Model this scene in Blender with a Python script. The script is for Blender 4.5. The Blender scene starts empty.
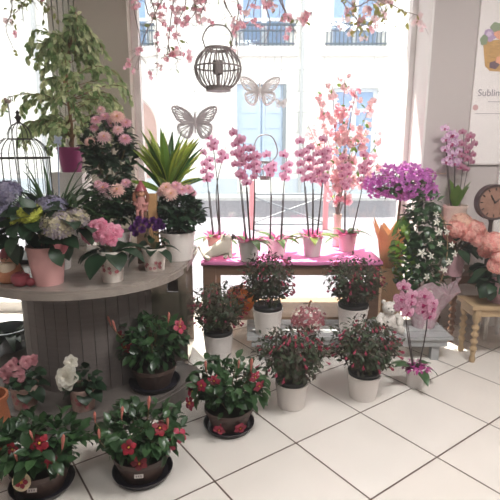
import bpy, math, random
from mathutils import Vector, Matrix, Quaternion
from math import sin, cos, pi, radians, tan, atan2, sqrt

# ------------------------------------------------------------------ camera
C = bpy.context.scene.collection
PITCH = radians(12.17); F = 467.0; H = 1.362
cam_d = bpy.data.cameras.new('camera'); cam = bpy.data.objects.new('camera', cam_d); C.objects.link(cam)
cam_d.sensor_width = 36.0; cam_d.lens = 36.0 * F / 500.0; cam_d.clip_start = 0.05; cam_d.clip_end = 200
cam.location = (0, 0, H); cam.rotation_euler = (pi / 2 - PITCH, 0, 0)
bpy.context.scene.camera = cam

# ------------------------------------------------------------------ light
sc = bpy.context.scene
sc.view_settings.view_transform = 'Standard'; sc.view_settings.look = 'None'
sc.view_settings.exposure = 0.4; sc.view_settings.gamma = 1.0; sc.view_settings.use_curve_mapping = False
w = bpy.data.worlds.new('world'); sc.world = w; w.use_nodes = True
w.node_tree.nodes['Background'].inputs[0].default_value = (1.0, 0.985, 0.97, 1)
w.node_tree.nodes['Background'].inputs[1].default_value = 2.5
def light(kind, name, loc, energy, col=(1, 1, 1), size=None, sizey=None, dirn=None):
    d = bpy.data.lights.new(name, kind); d.energy = energy; d.color = col
    if kind == 'AREA':
        d.shape = 'RECTANGLE'; d.size = size; d.size_y = sizey or size
    o = bpy.data.objects.new(name, d); C.objects.link(o); o.location = loc
    if dirn: o.rotation_euler = Vector(dirn).to_track_quat('-Z', 'Y').to_euler()
    return o
sun = light('SUN', 'sun', (0, 8, 10), 14.0, (1.0, 0.94, 0.86), dirn=(0.243, -0.437, -0.866))
sun.data.angle = radians(0.6)
light('AREA', 'ceiling_fill_light', (1.3, 1.3, 2.9), 75, (1.0, 0.975, 0.95), 1.2, 0.6, (0, 0, -1))  # unseen fill without a fixture, added to brighten the right foreground
light('AREA', 'ceiling_fill_light', (-0.5, 0.2, 2.9), 22, (1.0, 0.975, 0.95), 1.2, 0.6, (0, 0, -1))  # weaker unseen fill added near the camera

# ------------------------------------------------------------------ helpers
cp, sp = cos(PITCH), sin(PITCH)
def P(px, py, z=None, y=None):
    """world point seen at a pixel, at height z or at distance y"""
    a = (px - 250.0) / F; b = (250.0 - py) / F
    d = Vector((a, cp + b * sp, -sp + b * cp))
    t = (z - H) / d.z if z is not None else y / d.y
    return Vector((0, 0, H)) + d * t
def lin(c):
    return tuple(((v / 12.92) if v <= 0.04045 else ((v + 0.055) / 1.055) ** 2.4) for v in c)
def hx(s):
    s = s.lstrip('#'); return lin([int(s[i:i + 2], 16) / 255 for i in (0, 2, 4)])
MATS = {}
def M(name, c, c2=None, rough=0.6, metal=0.0, trans=0.0, noise=None, nscale=(20, 20, 20), spec=0.5, alpha=1.0, isl=False, bump=0.0, coat=0.0):
    """c, c2 hex colours; isl mixes per separate leaf; noise mixes along a noise texture (strength)"""
    if name in MATS: return MATS[name]
    m = bpy.data.materials.new(name); m.use_nodes = True; nt = m.node_tree; N = nt.nodes; L = nt.links
    b = N['Principled BSDF']; out = N['Material Output']
    b.inputs['Roughness'].default_value = rough; b.inputs['Metallic'].default_value = metal
    b.inputs['Specular IOR Level'].default_value = spec; b.inputs['Coat Weight'].default_value = coat
    col = None
    c1 = (*hx(c), 1); cc2 = (*hx(c2), 1) if c2 else c1
    b.inputs['Base Color'].default_value = c1
    if c2 and (isl or noise):
        mx = N.new('ShaderNodeMix'); mx.data_type = 'RGBA'
        mx.inputs[6].default_value = c1; mx.inputs[7].default_value = cc2
        if isl:
            g = N.new('ShaderNodeNewGeometry'); L.new(g.outputs['Random Per Island'], mx.inputs[0])
        else:
            tc = N.new('ShaderNodeTexCoord'); mp = N.new('ShaderNodeMapping'); nz = N.new('ShaderNodeTexNoise')
            mp.inputs['Scale'].default_value = nscale; nz.inputs['Scale'].default_value = 1.0; nz.inputs['Detail'].default_value = 4
            L.new(tc.outputs['Object'], mp.inputs[0]); L.new(mp.outputs[0], nz.inputs['Vector'])
            mr = N.new('ShaderNodeMapRange'); k = 0.5 / max(noise, 0.01) * 0.3
            mr.inputs[1].default_value = 0.5 - k; mr.inputs[2].default_value = 0.5 + k
            L.new(nz.outputs['Fac'], mr.inputs[0]); L.new(mr.outputs[0], mx.inputs[0])
            if bump:
                bp = N.new('ShaderNodeBump'); bp.inputs['Strength'].default_value = bump; bp.inputs['Distance'].default_value = 0.01
                L.new(nz.outputs['Fac'], bp.inputs['Height']); L.new(bp.outputs[0], b.inputs['Normal'])
        col = mx.outputs[2]; L.new(col, b.inputs['Base Color'])
    last = b.outputs[0]
    if trans:
        t = N.new('ShaderNodeBsdfTranslucent'); ms = N.new('ShaderNodeMixShader'); ms.inputs[0].default_value = trans
        t.inputs[0].default_value = c1
        if col: L.new(col, t.inputs[0])
        L.new(last, ms.inputs[1]); L.new(t.outputs[0], ms.inputs[2]); last = ms.outputs[0]
    if alpha < 1:
        t = N.new('ShaderNodeBsdfTransparent'); ms = N.new('ShaderNodeMixShader'); ms.inputs[0].default_value = alpha
        L.new(t.outputs[0], ms.inputs[1]); L.new(last, ms.inputs[2]); last = ms.outputs[0]
    L.new(last, out.inputs[0])
    MATS[name] = m; return m

class MB:
    def __init__(s): s.v = []; s.f = []; s.m = []
    def face(s, idx, mi=0): s.f.append(tuple(idx)); s.m.append(mi)
    def box(s, lo, hi, mi=0, rot=0.0):
        i = len(s.v); cx, cy = (lo[0] + hi[0]) / 2, (lo[1] + hi[1]) / 2
        for x in (lo[0], hi[0]):
            for y in (lo[1], hi[1]):
                for z in (lo[2], hi[2]):
                    dx, dy = x - cx, y - cy
                    s.v.append((cx + dx * cos(rot) - dy * sin(rot), cy + dx * sin(rot) + dy * cos(rot), z))
        for q in ((0, 1, 3, 2), (4, 6, 7, 5), (0, 4, 5, 1), (2, 3, 7, 6), (0, 2, 6, 4), (1, 5, 7, 3)):
            s.face([i + k for k in q], mi)
        return s
    def tube(s, pts, r, n=6, mi=0, closed=False):
        pts = [Vector(p) for p in pts]; k = len(pts)
        rr = r if isinstance(r, (list, tuple)) else [r] * k
        i0 = len(s.v); ref = None
        for j, p in enumerate(pts):
            if closed: t = (pts[(j + 1) % k] - pts[j - 1])
            else: t = pts[min(j + 1, k - 1)] - pts[max(j - 1, 0)]
            t = t.normalized() if t.length > 1e-9 else Vector((0, 0, 1))
            if ref is None: ref = Vector((0, 0, 1)) if abs(t.z) < 0.9 else Vector((1, 0, 0))
            u = ref - t * ref.dot(t)
            if u.length < 1e-5: u = Vector((1, 0, 0)) - t * t.x
            u.normalize(); ref = u; w_ = t.cross(u)
            for a in range(n):
                q = p + (u * cos(2 * pi * a / n) + w_ * sin(2 * pi * a / n)) * rr[j]
                s.v.append(tuple(q))
        for j in range(k if closed else k - 1):
            for a in range(n):
                b = (a + 1) % n; j2 = (j + 1) % k
                s.face([i0 + j * n + a, i0 + j * n + b, i0 + j2 * n + b, i0 + j2 * n + a], mi)
        if not closed:
            s.face([i0 + a for a in range(n)][::-1], mi); s.face([i0 + (k - 1) * n + a for a in range(n)], mi)
        return s
    def lathe(s, prof, n=24, c=(0, 0, 0), mi=0, lobes=0, lamp=0.0, caps=True):
        i0 = len(s.v); k = len(prof)
        for r, z in prof:
            for a in range(n):
                th = 2 * pi * a / n; q = r * (1 + lamp * abs(cos(lobes * th / 2)) - lamp / 2) if lobes else r
                s.v.append((c[0] + q * cos(th), c[1] + q * sin(th), c[2] + z))
        for j in range(k - 1):
            for a in range(n):
                b = (a + 1) % n
                s.face([i0 + j * n + a, i0 + j * n + b, i0 + (j + 1) * n + b, i0 + (j + 1) * n + a], mi)
        if caps:
            s.face([i0 + a for a in range(n)][::-1], mi); s.face([i0 + (k - 1) * n + a for a in range(n)], mi)
        return s
    def ball(s, c, r, n=12, mi=0, sq=(1, 1, 1)):
        i0 = len(s.v); k = max(5, n // 2 + 1)
        for j in range(k):
            ph = -pi / 2 + pi * j / (k - 1)
            for a in range(n):
                s.v.append((c[0] + r * sq[0] * cos(ph) * cos(2 * pi * a / n), c[1] + r * sq[1] * cos(ph) * sin(2 * pi * a / n), c[2] + r * sq[2] * sin(ph)))
        for j in range(k - 1):
            for a in range(n):
                b = (a + 1) % n
                s.face([i0 + j * n + a, i0 + j * n + b, i0 + (j + 1) * n + b, i0 + (j + 1) * n + a], mi)
        return s
    def leaf(s, base, d, nrm, L, W, droop=0.0, fold=0.15, seg=2, mi=0, me=None, peak=0.45, blunt=0.0):
        """blade with midrib; me = material index of the margins (adds an outer strip)"""
        d = Vector(d).normalized(); n = Vector(nrm); n = n - d * n.dot(d)
        if n.length < 1e-4: n = d.orthogonal()
        n.normalize(); side = d.cross(n); p = Vector(base); step = L / seg
        rows = []
        for j in range(seg + 1):
            t = j / seg
            if t <= peak: wv = W / 2 * (0.25 + 0.75 * sin(t / peak * pi / 2)) if j else W * 0.06
            else: wv = W / 2 * max(blunt if j < seg else blunt * 0.5, cos((t - peak) / (1 - peak) * pi / 2))
            rows.append((p.copy(), wv, n.copy()))
            if droop:
                q = Quaternion(side, -droop / seg); d = q @ d; n = q @ n
            p = p + d * step
        i0 = len(s.v)
        for (c, wv, nn) in rows:
            up = nn * (wv * fold * 2)
            if me is None:
                s.v += [tuple(c - side * wv + up), tuple(c), tuple(c + side * wv + up)]
            else:
                s.v += [tuple(c - side * wv + up), tuple(c - side * wv * 0.6 + up * 0.6), tuple(c + side * wv * 0.6 + up * 0.6), tuple(c + side * wv + up)]
        k = 3 if me is None else 4
        for j in range(seg):
            for a in range(k - 1):
                mm = mi if me is None or a == 1 else me
                s.face([i0 + j * k + a, i0 + j * k + a + 1, i0 + (j + 1) * k + a + 1, i0 + (j + 1) * k + a], mm)
        return s
    def build(s, name, mats, parent=None, smooth=True, sharp=40, loc=None):
        me = bpy.data.meshes.new(name); me.from_pydata(s.v, [], s.f); me.update()
        if not isinstance(mats, (list, tuple)): mats = [mats]
        for m in mats: me.materials.append(m)
        if len(mats) > 1: me.polygons.foreach_set('material_index', s.m)
        if smooth:
            me.polygons.foreach_set('use_smooth', [True] * len(me.polygons))
            me.set_sharp_from_angle(angle=radians(sharp))
        o = bpy.data.objects.new(name, me); C.objects.link(o)
        if parent: o.parent = parent
        if loc is not None: o.location = loc
        return o
def copy_of(o, parent, loc, q=None, s=1.0, name=None):
    c = o.copy(); C.objects.link(c); c.parent = parent
    c.location = loc; c.rotation_mode = 'QUATERNION'
    c.rotation_quaternion = q if q is not None else Quaternion()
    c.scale = (s, s, s) if not isinstance(s, tuple) else s
    return c
class Stamp:
    """places copies of one mesh; the first placement is the mesh object itself"""
    def __init__(s, name, mb, mats, smooth=True): s.a = (name, mb, mats, smooth); s.o = None
    def put(s, parent, loc, d=(0, 0, 1), roll=0.0, sc=1.0):
        q = Vector(d).normalized().to_track_quat('Z', 'Y') @ Quaternion((0, 0, 1), roll)
        if s.o is None:
            s.o = s.a[1].build(s.a[0], s.a[2], parent, s.a[3]); o = s.o
            o.rotation_mode = 'QUATERNION'; o.rotation_quaternion = q; o.location = loc; o.scale = (sc, sc, sc); return o
        o = copy_of(s.o, parent, loc, q, sc); return o
def tag(o, label, cat, group=None, kind=None):
    o['label'] = label; o['category'] = cat
    if group: o['group'] = group
    if kind: o['kind'] = kind
    return o
def thing(name, label, cat, loc=(0, 0, 0), rz=0.0, group=None):
    o = bpy.data.objects.new(name, None); C.objects.link(o); o.empty_display_size = 0.05
    o.location = loc; o.rotation_euler = (0, 0, rz); return tag(o, label, cat, group)
def struct(name, mb, mats, smooth=False, parent=None):
    o = mb.build(name, mats, parent, smooth)
    if parent is None: o['kind'] = 'structure'
    return o
def rv(R, k=1.0):
    while True:
        v = Vector((R.uniform(-1, 1), R.uniform(-1, 1), R.uniform(-1, 1)))
        if 0.05 < v.length < 1: return v.normalized() * k
def ctrl(pts, n=10):
    """smooth curve through control points (Catmull-Rom)"""
    p = [Vector(q) for q in pts]; p = [p[0] * 2 - p[1]] + p + [p[-1] * 2 - p[-2]]; out = []
    for i in range(1, len(p) - 2):
        for j in range(n):
            t = j / n
            out.append(0.5 * ((2 * p[i]) + (-p[i - 1] + p[i + 1]) * t + (2 * p[i - 1] - 5 * p[i] + 4 * p[i + 1] - p[i + 2]) * t * t + (-p[i - 1] + 3 * p[i] - 3 * p[i + 1] + p[i + 2]) * t ** 3))
    out.append(p[-2]); return out

# ------------------------------------------------------------------ materials
m_white = M('white_paint', '#ece8e4', rough=0.5)
m_wall = M('wall_paint', '#c6bdba', '#bdb4b1', rough=0.8, noise=0.3, nscale=(2, 2, 2))
m_pillar = M('pillar_paint', '#bdb5a8', '#b0a99d', rough=0.8, noise=0.3, nscale=(4, 4, 1))
m_grey_wood = M('grey_weathered_wood', '#7c7370', '#655d5a', rough=0.55, noise=0.5, nscale=(3, 3, 60))
m_grey_top = M('grey_counter_top', '#a0968d', '#857b74', rough=0.27, noise=0.5, nscale=(6, 40, 6), bump=0.2)
m_brown_wood = M('brown_wood', '#8d6f5c', '#6d5344', rough=0.5, noise=0.5, nscale=(5, 40, 40))
m_dark_wood = M('dark_brown_wood', '#7b5a48', '#5c4032', rough=0.4, noise=0.5, nscale=(5, 40, 40))
m_cream_wood = M('cream_wood', '#bfa582', '#a58a68', rough=0.45, noise=0.5, nscale=(5, 40, 40))
m_pale_board = M('pale_grey_board', '#b3b4b4', '#9a9b9c', rough=0.6, noise=0.5, nscale=(5, 60, 60))
m_black_metal = M('dark_metal', '#3a3634', rough=0.5, metal=0.3)
m_grey_metal = M('grey_brown_metal', '#8a807e', rough=0.5, metal=0.2)
m_zinc = M('zinc', '#b9bfc4', '#8f979d', rough=0.35, metal=0.9, noise=0.5, nscale=(15, 15, 15))
m_soil = M('soil', '#3a2a22', '#241913', rough=0.95, noise=0.6, nscale=(90, 90, 90))
m_pot_white = M('white_pot', '#e4ddd8', rough=0.45)
m_pot_grey = M('pale_grey_pot', '#d3cdca', rough=0.5)
m_pot_pink = M('pink_pot', '#dda7a4', rough=0.5)
m_pot_rose = M('mauve_pink_pot', '#cfa5ad', rough=0.5)
m_pot_purple = M('purple_pot', '#a03c78', rough=0.4)
m_pot_brown = M('dark_brown_bowl', '#58453f', '#4a3934', rough=0.45, noise=0.3, nscale=(30, 30, 30))
m_pot_black = M('black_nursery_pot', '#1d1b1c', rough=0.5)
m_saucer = M('black_saucer', '#242129', rough=0.35)
m_thread = M('thread', '#b9b2ae', rough=0.7)
m_stem = M('green_stem', '#5d6b3b', '#6b4a3a', rough=0.6, isl=True)
m_spike = M('dark_orchid_stem', '#453838', rough=0.5)
m_bark = M('bark', '#9c7855', '#7a593f', rough=0.8, noise=0.5, nscale=(60, 60, 15), bump=0.3)
m_twig = M('twig', '#96847f', rough=0.8)
m_leaf_dark = M('dark_leaf', '#2f4a31', '#1d3122', rough=0.4, trans=0.25, isl=True)
m_leaf_mid = M('mid_green_leaf', '#4e7a3c', '#2c5230', rough=0.35, trans=0.3, isl=True)
m_leaf_gloss = M('glossy_leaf', '#42623a', '#2a442b', rough=0.28, trans=0.3, isl=True)
m_leaf_fuchsia = M('fuchsia_leaf', '#40573a', '#49352f', rough=0.5, trans=0.3, isl=True)
m_leaf_ficus = M('variegated_leaf', '#dfe3b4', '#6f9454', rough=0.4, trans=0.4, isl=True)
m_leaf_bright = M('bright_leaf', '#8fb043', '#4d7c34', rough=0.3, trans=0.45, isl=True)
m_leaf_yellow = M('yellow_leaf_margin', '#dbdf6a', '#c2cf55', rough=0.4, trans=0.4, isl=True)
m_leaf_orchid = M('orchid_leaf', '#6c8a45', '#4d6f43', rough=0.3, trans=0.35, isl=True)
m_leaf_grass = M('grass_leaf', '#4f6f3e', '#2f4b2d', rough=0.4, trans=0.35, isl=True)
m_red = M('red_petal', '#a2182f', '#7a1226', rough=0.5, trans=0.25, isl=True)
m_redpink = M('crimson_pink_petal', '#c63d5c', '#a32a48', rough=0.5, trans=0.3, isl=True)
m_fuchsia_p = M('fuchsia_petal', '#b9526f', '#8d3350', rough=0.5, trans=0.35, isl=True)
m_bud = M('bud', '#d99b84', '#c65f62', rough=0.5, trans=0.2, isl=True)
m_pink = M('pink_petal', '#f8c4d6', '#e0809f', rough=0.6, trans=0.35, isl=True)
m_palepink = M('pale_pink_petal', '#f7dcdc', '#f0c4cb', rough=0.6, trans=0.5, isl=True)
m_dusty = M('dusty_pink_petal', '#e0aeb2', '#bd7883', rough=0.6, trans=0.3, isl=True)
m_whitep = M('white_petal', '#f6f3ea', '#e8e4d6', rough=0.6, trans=0.35, isl=True)
m_violet = M('violet_petal', '#7a3c8c', '#5b2a72', rough=0.6, trans=0.3, isl=True)
m_lilac = M('lilac_petal', '#a39db2', '#827e9c', rough=0.6, trans=0.3, isl=True)
m_creamlilac = M('cream_lilac_petal', '#c8bf94', '#a093aa', rough=0.6, trans=0.3, isl=True)
m_lime = M('lime_petal', '#e6e86c', '#cdd657', rough=0.6, trans=0.3, isl=True)
m_salmon = M('salmon_petal', '#fbdacd', '#e89a94', rough=0.6, trans=0.45, isl=True)
m_peach = M('peach_petal', '#fae2cd', '#f3cabb', rough=0.6, trans=0.45, isl=True)
m_magenta = M('magenta_bract', '#eba3e4', '#d57ad0', rough=0.6, trans=0.55, isl=True)
m_yellow = M('yellow_centre', '#e2b04a', rough=0.7)
m_orchid_p = M('pink_orchid_petal', '#f9d8e6', '#b8568a', rough=0.5, trans=0.5, noise=0.55, nscale=(110, 110, 110))
m_orchid_pale = M('pale_orchid_petal', '#f8d3e4', '#eda3cb', rough=0.5, trans=0.45, noise=0.4, nscale=(90, 90, 90))
m_orchid_w = M('white_purple_orchid_petal', '#fdf4fa', '#bd62b0', rough=0.5, trans=0.4, noise=0.6, nscale=(55, 55, 55))
m_orchid_dark = M('maroon_spotted_orchid_petal', '#e2a9c0', '#8a3a5c', rough=0.5, trans=0.4, noise=0.5, nscale=(120, 120, 120))
m_lip = M('orchid_lip', '#b02a70', rough=0.5, trans=0.2)
m_shred = M('pink_shred', '#e8569f', '#f08cc0', rough=0.6, trans=0.4, isl=True)
m_pinkcloth = M('pink_cloth', '#f59bd0', '#ef86c4', rough=0.8, noise=0.3, nscale=(30, 30, 30))
m_red_glaze = M('red_glaze', '#a9505a', '#8a3a45', rough=0.3, noise=0.5, nscale=(20, 20, 20))
m_tan = M('tan_wood', '#c89f72', '#b58a5e', rough=0.6, noise=0.5, nscale=(60, 60, 8))
m_skin = M('painted_skin', '#d9a184', rough=0.5)

# ------------------------------------------------------------------ setting
YW = 3.85                                   # window plane
YR = 3.50                                   # face of the pillars
def tile_mat():
    m = bpy.data.materials.new('cream_floor_tiles'); m.use_nodes = True; nt = m.node_tree; N = nt.nodes; L = nt.links; b = N['Principled BSDF']
    tc = N.new('ShaderNodeTexCoord'); br = N.new('ShaderNodeTexBrick'); br.offset = 0; br.squash = 1
    br.inputs['Scale'].default_value = 1; br.inputs['Brick Width'].default_value = 0.45; br.inputs['Row Height'].default_value = 0.45
    br.inputs['Mortar Size'].default_value = 0.0042; br.inputs['Mortar Smooth'].default_value = 0.2
    br.inputs['Color1'].default_value = (*hx('#e3ddd6'), 1); br.inputs['Color2'].default_value = (*hx('#ded7cf'), 1); br.inputs['Mortar'].default_value = (*hx('#5d4b42'), 1)
    nz = N.new('ShaderNodeTexNoise'); nz.inputs['Scale'].default_value = 5; nz.inputs['Detail'].default_value = 6
    mx = N.new('ShaderNodeMix'); mx.data_type = 'RGBA'; mx.blend_type = 'MULTIPLY'; mx.inputs[0].default_value = 1
    rp = N.new('ShaderNodeMapRange'); rp.inputs[1].default_value = .3; rp.inputs[2].default_value = .7; rp.inputs[3].default_value = .93; rp.inputs[4].default_value = 1
    L.new(tc.outputs['Object'], br.inputs[0]); L.new(tc.outputs['Object'], nz.inputs[0]); L.new(nz.outputs[0], rp.inputs[0])
    L.new(br.outputs['Color'], mx.inputs[6]); L.new(rp.outputs[0], mx.inputs[7]); L.new(mx.outputs[2], b.inputs['Base Color'])
    rr = N.new('ShaderNodeMapRange'); rr.inputs[3].default_value = .28; rr.inputs[4].default_value = .8
    L.new(br.outputs['Fac'], rr.inputs[0]); L.new(rr.outputs[0], b.inputs['Roughness'])
    bp = N.new('ShaderNodeBump'); bp.invert = True; bp.inputs['Distance'].default_value = .003; bp.inputs['Strength'].default_value = .6
    L.new(br.outputs['Fac'], bp.inputs['Height']); L.new(bp.outputs[0], b.inputs['Normal'])
    return m
def facade_mat():
    m = bpy.data.materials.new('white_stone_facade'); m.use_nodes = True; nt = m.node_tree; N = nt.nodes; L = nt.links; b = N['Principled BSDF']
    tc = N.new('ShaderNodeTexCoord'); mp = N.new('ShaderNodeMapping'); mp.inputs['Rotation'].default_value = (-pi / 2, 0, 0)
    sx = N.new('ShaderNodeSeparateXYZ'); cx = N.new('ShaderNodeCombineXYZ')
    br = N.new('ShaderNodeTexBrick'); br.inputs['Scale'].default_value = 1; br.inputs['Brick Width'].default_value = 1.5; br.inputs['Row Height'].default_value = .62
    br.inputs['Mortar Size'].default_value = .018; br.inputs['Color1'].default_value = (*hx('#efefea'), 1); br.inputs['Color2'].default_value = (*hx('#f3f2ee'), 1); br.inputs['Mortar'].default_value = (*hx('#c4c8c6'), 1)
    L.new(tc.outputs['Object'], sx.inputs[0]); L.new(sx.outputs[0], cx.inputs[0]); L.new(sx.outputs[2], cx.inputs[1]); L.new(cx.outputs[0], br.inputs[0])
    L.new(br.outputs['Color'], b.inputs['Base Color']); b.inputs['Roughness'].default_value = .9
    return m
def glass_mat(name, tint, refl=0.06):
    m = bpy.data.materials.new(name); m.use_nodes = True; nt = m.node_tree; N = nt.nodes; L = nt.links
    N.remove(N['Principled BSDF']); t = N.new('ShaderNodeBsdfTransparent'); g = N.new('ShaderNodeBsdfGlossy'); ms = N.new('ShaderNodeMixShader')
    t.inputs[0].default_value = (*tint, 1); g.inputs['Roughness'].default_value = .02; ms.inputs[0].default_value = refl
    L.new(t.outputs[0], ms.inputs[1]); L.new(g.outputs[0], ms.inputs[2]); L.new(ms.outputs[0], N['Material Output'].inputs[0])
    return m
m_glass = glass_mat('window_glass', (0.97, 0.98, 0.97))

# floor (laid diagonally), its own rotated frame so the joints follow the tiles
v0 = P(296, 443, z=0); th = radians(35.57)
fl = MB()
for (x, y) in ((-3, -3.4), (3, -3.4), (3, YW + .1), (-3, YW + .1)):
    dx, dy = x - v0.x, y - v0.y
    fl.v.append((dx * cos(-th) - dy * sin(-th), dx * sin(-th) + dy * cos(-th), 0))
i = len(fl.v)
fl.v += [(a, b, -.1) for a, b, c in fl.v[:4]]
fl.face((0, 1, 2, 3)); fl.face((7, 6, 5, 4))
for a in range(4): fl.face((a, a + 4, (a + 1) % 4 + 4, (a + 1) % 4))
o = struct('floor', fl, tile_mat()); o.location = (v0.x, v0.y, 0); o.rotation_euler = (0, 0, th)
struct('ceiling', MB().box((-3, -3.4, 2.95), (3, YW + .1, 3.05)), m_white)
struct('wall_left', MB().box((-3, -3.4, 0), (-2.9, YW + .1, 2.95)), m_wall)
struct('wall_right', MB().box((2.6, -3.4, 0), (2.7, YR, 2.95)), m_wall)
struct('wall_rear', MB().box((-3, -3.5, 0), (2.7, -3.4, 2.95)), m_wall)
XR = P(426, 120, y=YR).x
struct('wall_back', MB().box((XR, YR, 0), (2.7, YW + .1, 2.95)), m_wall)
YL = 3.7; XL = P(130, 80, y=YL).x; XL0 = P(74, 0, y=YL).x; XL1 = P(48, 0, y=YW - .05).x
struct('wall_pillar', MB().box((XL0, YL, 0), (XL, YW + .1, 2.95)), m_pillar)
struct('jamb_lit_white', MB().box((XR - .012, YR - .002, 0), (XR + .002, YW - .05, 2.95)), m_white)  # white sheet over the grey jamb, sunlight put into its colour
t = MB()
for k in range(5):
    a = XL1 + (XL0 - .02 - XL1) * k / 5; b = XL1 + (XL0 - .02 - XL1) * (k + .78) / 5
    t.box((a, YW - .09, 0), (b, YW + .04, 2.95))
t.box((XL1, YW - .06, 0), (XL0 + .1, YW + .06, 2.95))
struct('trim_1', t, M('pale_fluted_trim', '#dad8cf', rough=.7))
struct('wall_header', MB().box((XL, YW - .06, 2.62), (XR, YW + .1, 2.95)), m_white)
struct('wall_header_left', MB().box((-2.9, YW - .06, 2.62), (XL1, YW + .1, 2.95)), m_white)
struct('wall_outer_left', MB().box((-3.6, YW, 0), (-2.9, YW + .1, 2.95)), m_wall)
# windows
xa = P(137, 143, y=YW).x; 
wf = MB().box((XL, YW - .04, 0), (max(xa + .05, XL + .05), YW + .04, 2.62)).box((XR - .05, YW - .04, 0), (XR, YW + .04, 2.62)).box((XL, YW - .05, 0), (XR, YW + .06, .09)).box((XL, YW - .04, 2.56), (XR, YW + .04, 2.62))
wn = wf.build('window_1', m_white, None, False); wn['kind'] = 'structure'
MB().box((XL + .04, YW - .004, .08), (XR - .04, YW + .004, 2.57)).build('pane', m_glass, wn, False)
wn = MB().box((-2.9, YW - .05, 0), (XL1, YW + .06, .09)).box((-2.9, YW - .04, 2.56), (XL1, YW + .04, 2.62)).box((-2.9, YW - .04, 0), (-2.85, YW + .04, 2.62)).build('window_2', m_white, None, False); wn['kind'] = 'structure'
MB().box((-2.86, YW - .004, .08), (XL1, YW + .004, 2.57)).build('pane', m_glass, wn, False)
struct('sun_blocker', MB().box((-3.2, YW + .1, 2.88), (3.0, YW + .44, 2.92)), M('blocker_beige', '#d9d2c6', rough=.9))  # unseen slab added outside to block the higher sun
struct('trim_2', MB().box((1.83, YR - .03, 0), (2.59, YR - .002, 1.27)), m_white)

# ---------------------------------------------------------------- the street
struct('street', MB().box((-40, YW + .1, -.2), (40, 13.6, -.1)), M('asphalt', '#85838b', '#77757d', rough=.9, noise=.4, nscale=(3, 3, 3)))
YB = 15.0
struct('sidewalk', MB().box((-40, 13.6, -.2), (40, YB + 4, -.02)), M('kerb_stone', '#cfd0d0', rough=.9))
bld = thing('building', 'white stone house across the street with blue grey windows and iron balconies', 'building', (0, YB, 0))
def loc(px, py):
    p = P(px, py, y=YB); return p.x, p.z
ops = []                                           # x0, x1, z0, z1 of openings
def opening(px0, py0, px1, py1): 
    a = loc((px0 + px1) / 2, py1); b = loc((px0 + px1) / 2, py0)
    k = loc(px0, (py0 + py1) / 2)[0], loc(px1, (py0 + py1) / 2)[0]
    ops.append((k[0], k[1], a[1], b[1])); return ops[-1]
U1 = opening(239, -30, 290, 47); U2 = opening(331, -30, 383, 47)
L1 = opening(237, 84, 286, 178); L2 = opening(332, 88, 377, 160)
U0 = (U1[0] - 4.2, U1[1] - 4.2, U1[2], U1[3]); ops.append(U0)
U3 = (U2[0] + 3.6, U2[1] + 3.6, U2[2], U2[3]); ops.append(U3)
xs = sorted(set([-26, 26] + [v for q in ops for v in q[:2]])); zs = sorted(set([-.02, 9.5] + [v for q in ops for v in q[2:]]))
wl = MB()
for a, b in zip(xs, xs[1:]):
    for c, d in zip(zs, zs[1:]):
        if not any(q[0] - 1e-6 <= a and b <= q[1] + 1e-6 and q[2] - 1e-6 <= c and d <= q[3] + 1e-6 for q in ops):
            wl.box((a, 0, c), (b, .35, d))
wl.build('facade_wall', facade_mat(), bld, False)
MB().box((-26, .36, -.02), (26, 6, 9.3)).build('body', m_white, bld, False)
MB().box((-26, -.06, -.02), (L1[0], 0, .46)).box((L1[1], -.06, -.02), (26, 0, .46)).build('plinth', M('blue_grey_plinth', '#c3cdd6', rough=.9), bld, False)
m_blueg = M('blue_window_pane', '#9db9dc', '#7e9fc9', rough=.15, noise=.5, nscale=(.7, .7, .7)); m_frame = M('pale_blue_frame', '#dfe7ef', rough=.6); m_iron = M('iron_rail', '#4f6272', rough=.6)
for q in (U0, U1, U2, U3, L2):
    x0, x1, z0, z1 = q; xm = (x0 + x1) / 2; k = MB()
    for a in (x0, xm - .08, x1 - .12): k.box((a, .16, z0), (a + (.16 if a == xm - .08 else .12), .26, z1))
    for c in (z0, z0 + (z1 - z0) * .36, z0 + (z1 - z0) * .68, z1 - .1): k.box((x0, .17, c), (x1, .25, c + .1))
    wd = k.build('window', m_frame, bld, False)
    MB().box((x0, .22, z0), (x1, .24, z1)).build('pane', m_blueg, wd, False)
    MB().box((x0 - .25, -.14, z0 - .28), (x1 + .25, .1, z0)).build('sill', m_white, bld, False)
    if q is not L2:
        k = MB().box((x0 - .18, -.1, z0 + .58), (x1 + .18, -.04, z0 + .64)).box((x0 - .18, -.1, z0 + .42), (x1 + .18, -.05, z0 + .46)).box((x0 - .15, -.1, z0 + .06), (x1 + .15, -.05, z0 + .1))
        n = 14
        for j in range(n + 1):
            xx = x0 - .1 + (x1 - x0 + .2) * j / n; k.box((xx - .015, -.09, z0), (xx + .015, -.06, z0 + .6))
        k.build('balcony_rail', m_iron, bld, False)
x0, x1, z0, z1 = L1
k = MB().box((x0, .12, z0), ((x0 + x1) / 2 - .03, .2, z1)).box(((x0 + x1) / 2 + .03, .12, z0), (x1, .2, z1))
for c in range(6):
    for a in (x0 + .12, (x0 + x1) / 2 + .12):
        k.box((a, .1, z0 + .15 + c * .46), (a + (x1 - x0) / 2 - .27, .13, z0 + .5 + c * .46))
k.box((x0, .2, z0), (x1, .3, z1))
k.build('door', M('pale_blue_shutter', '#bccfe2', rough=.6), bld, False)
MB().box((x1 - .1, .02, z0), (x1, .12, z1)).build('door_frame', M('grey_door_frame', '#8f98a0', rough=.7), bld, False)
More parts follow.
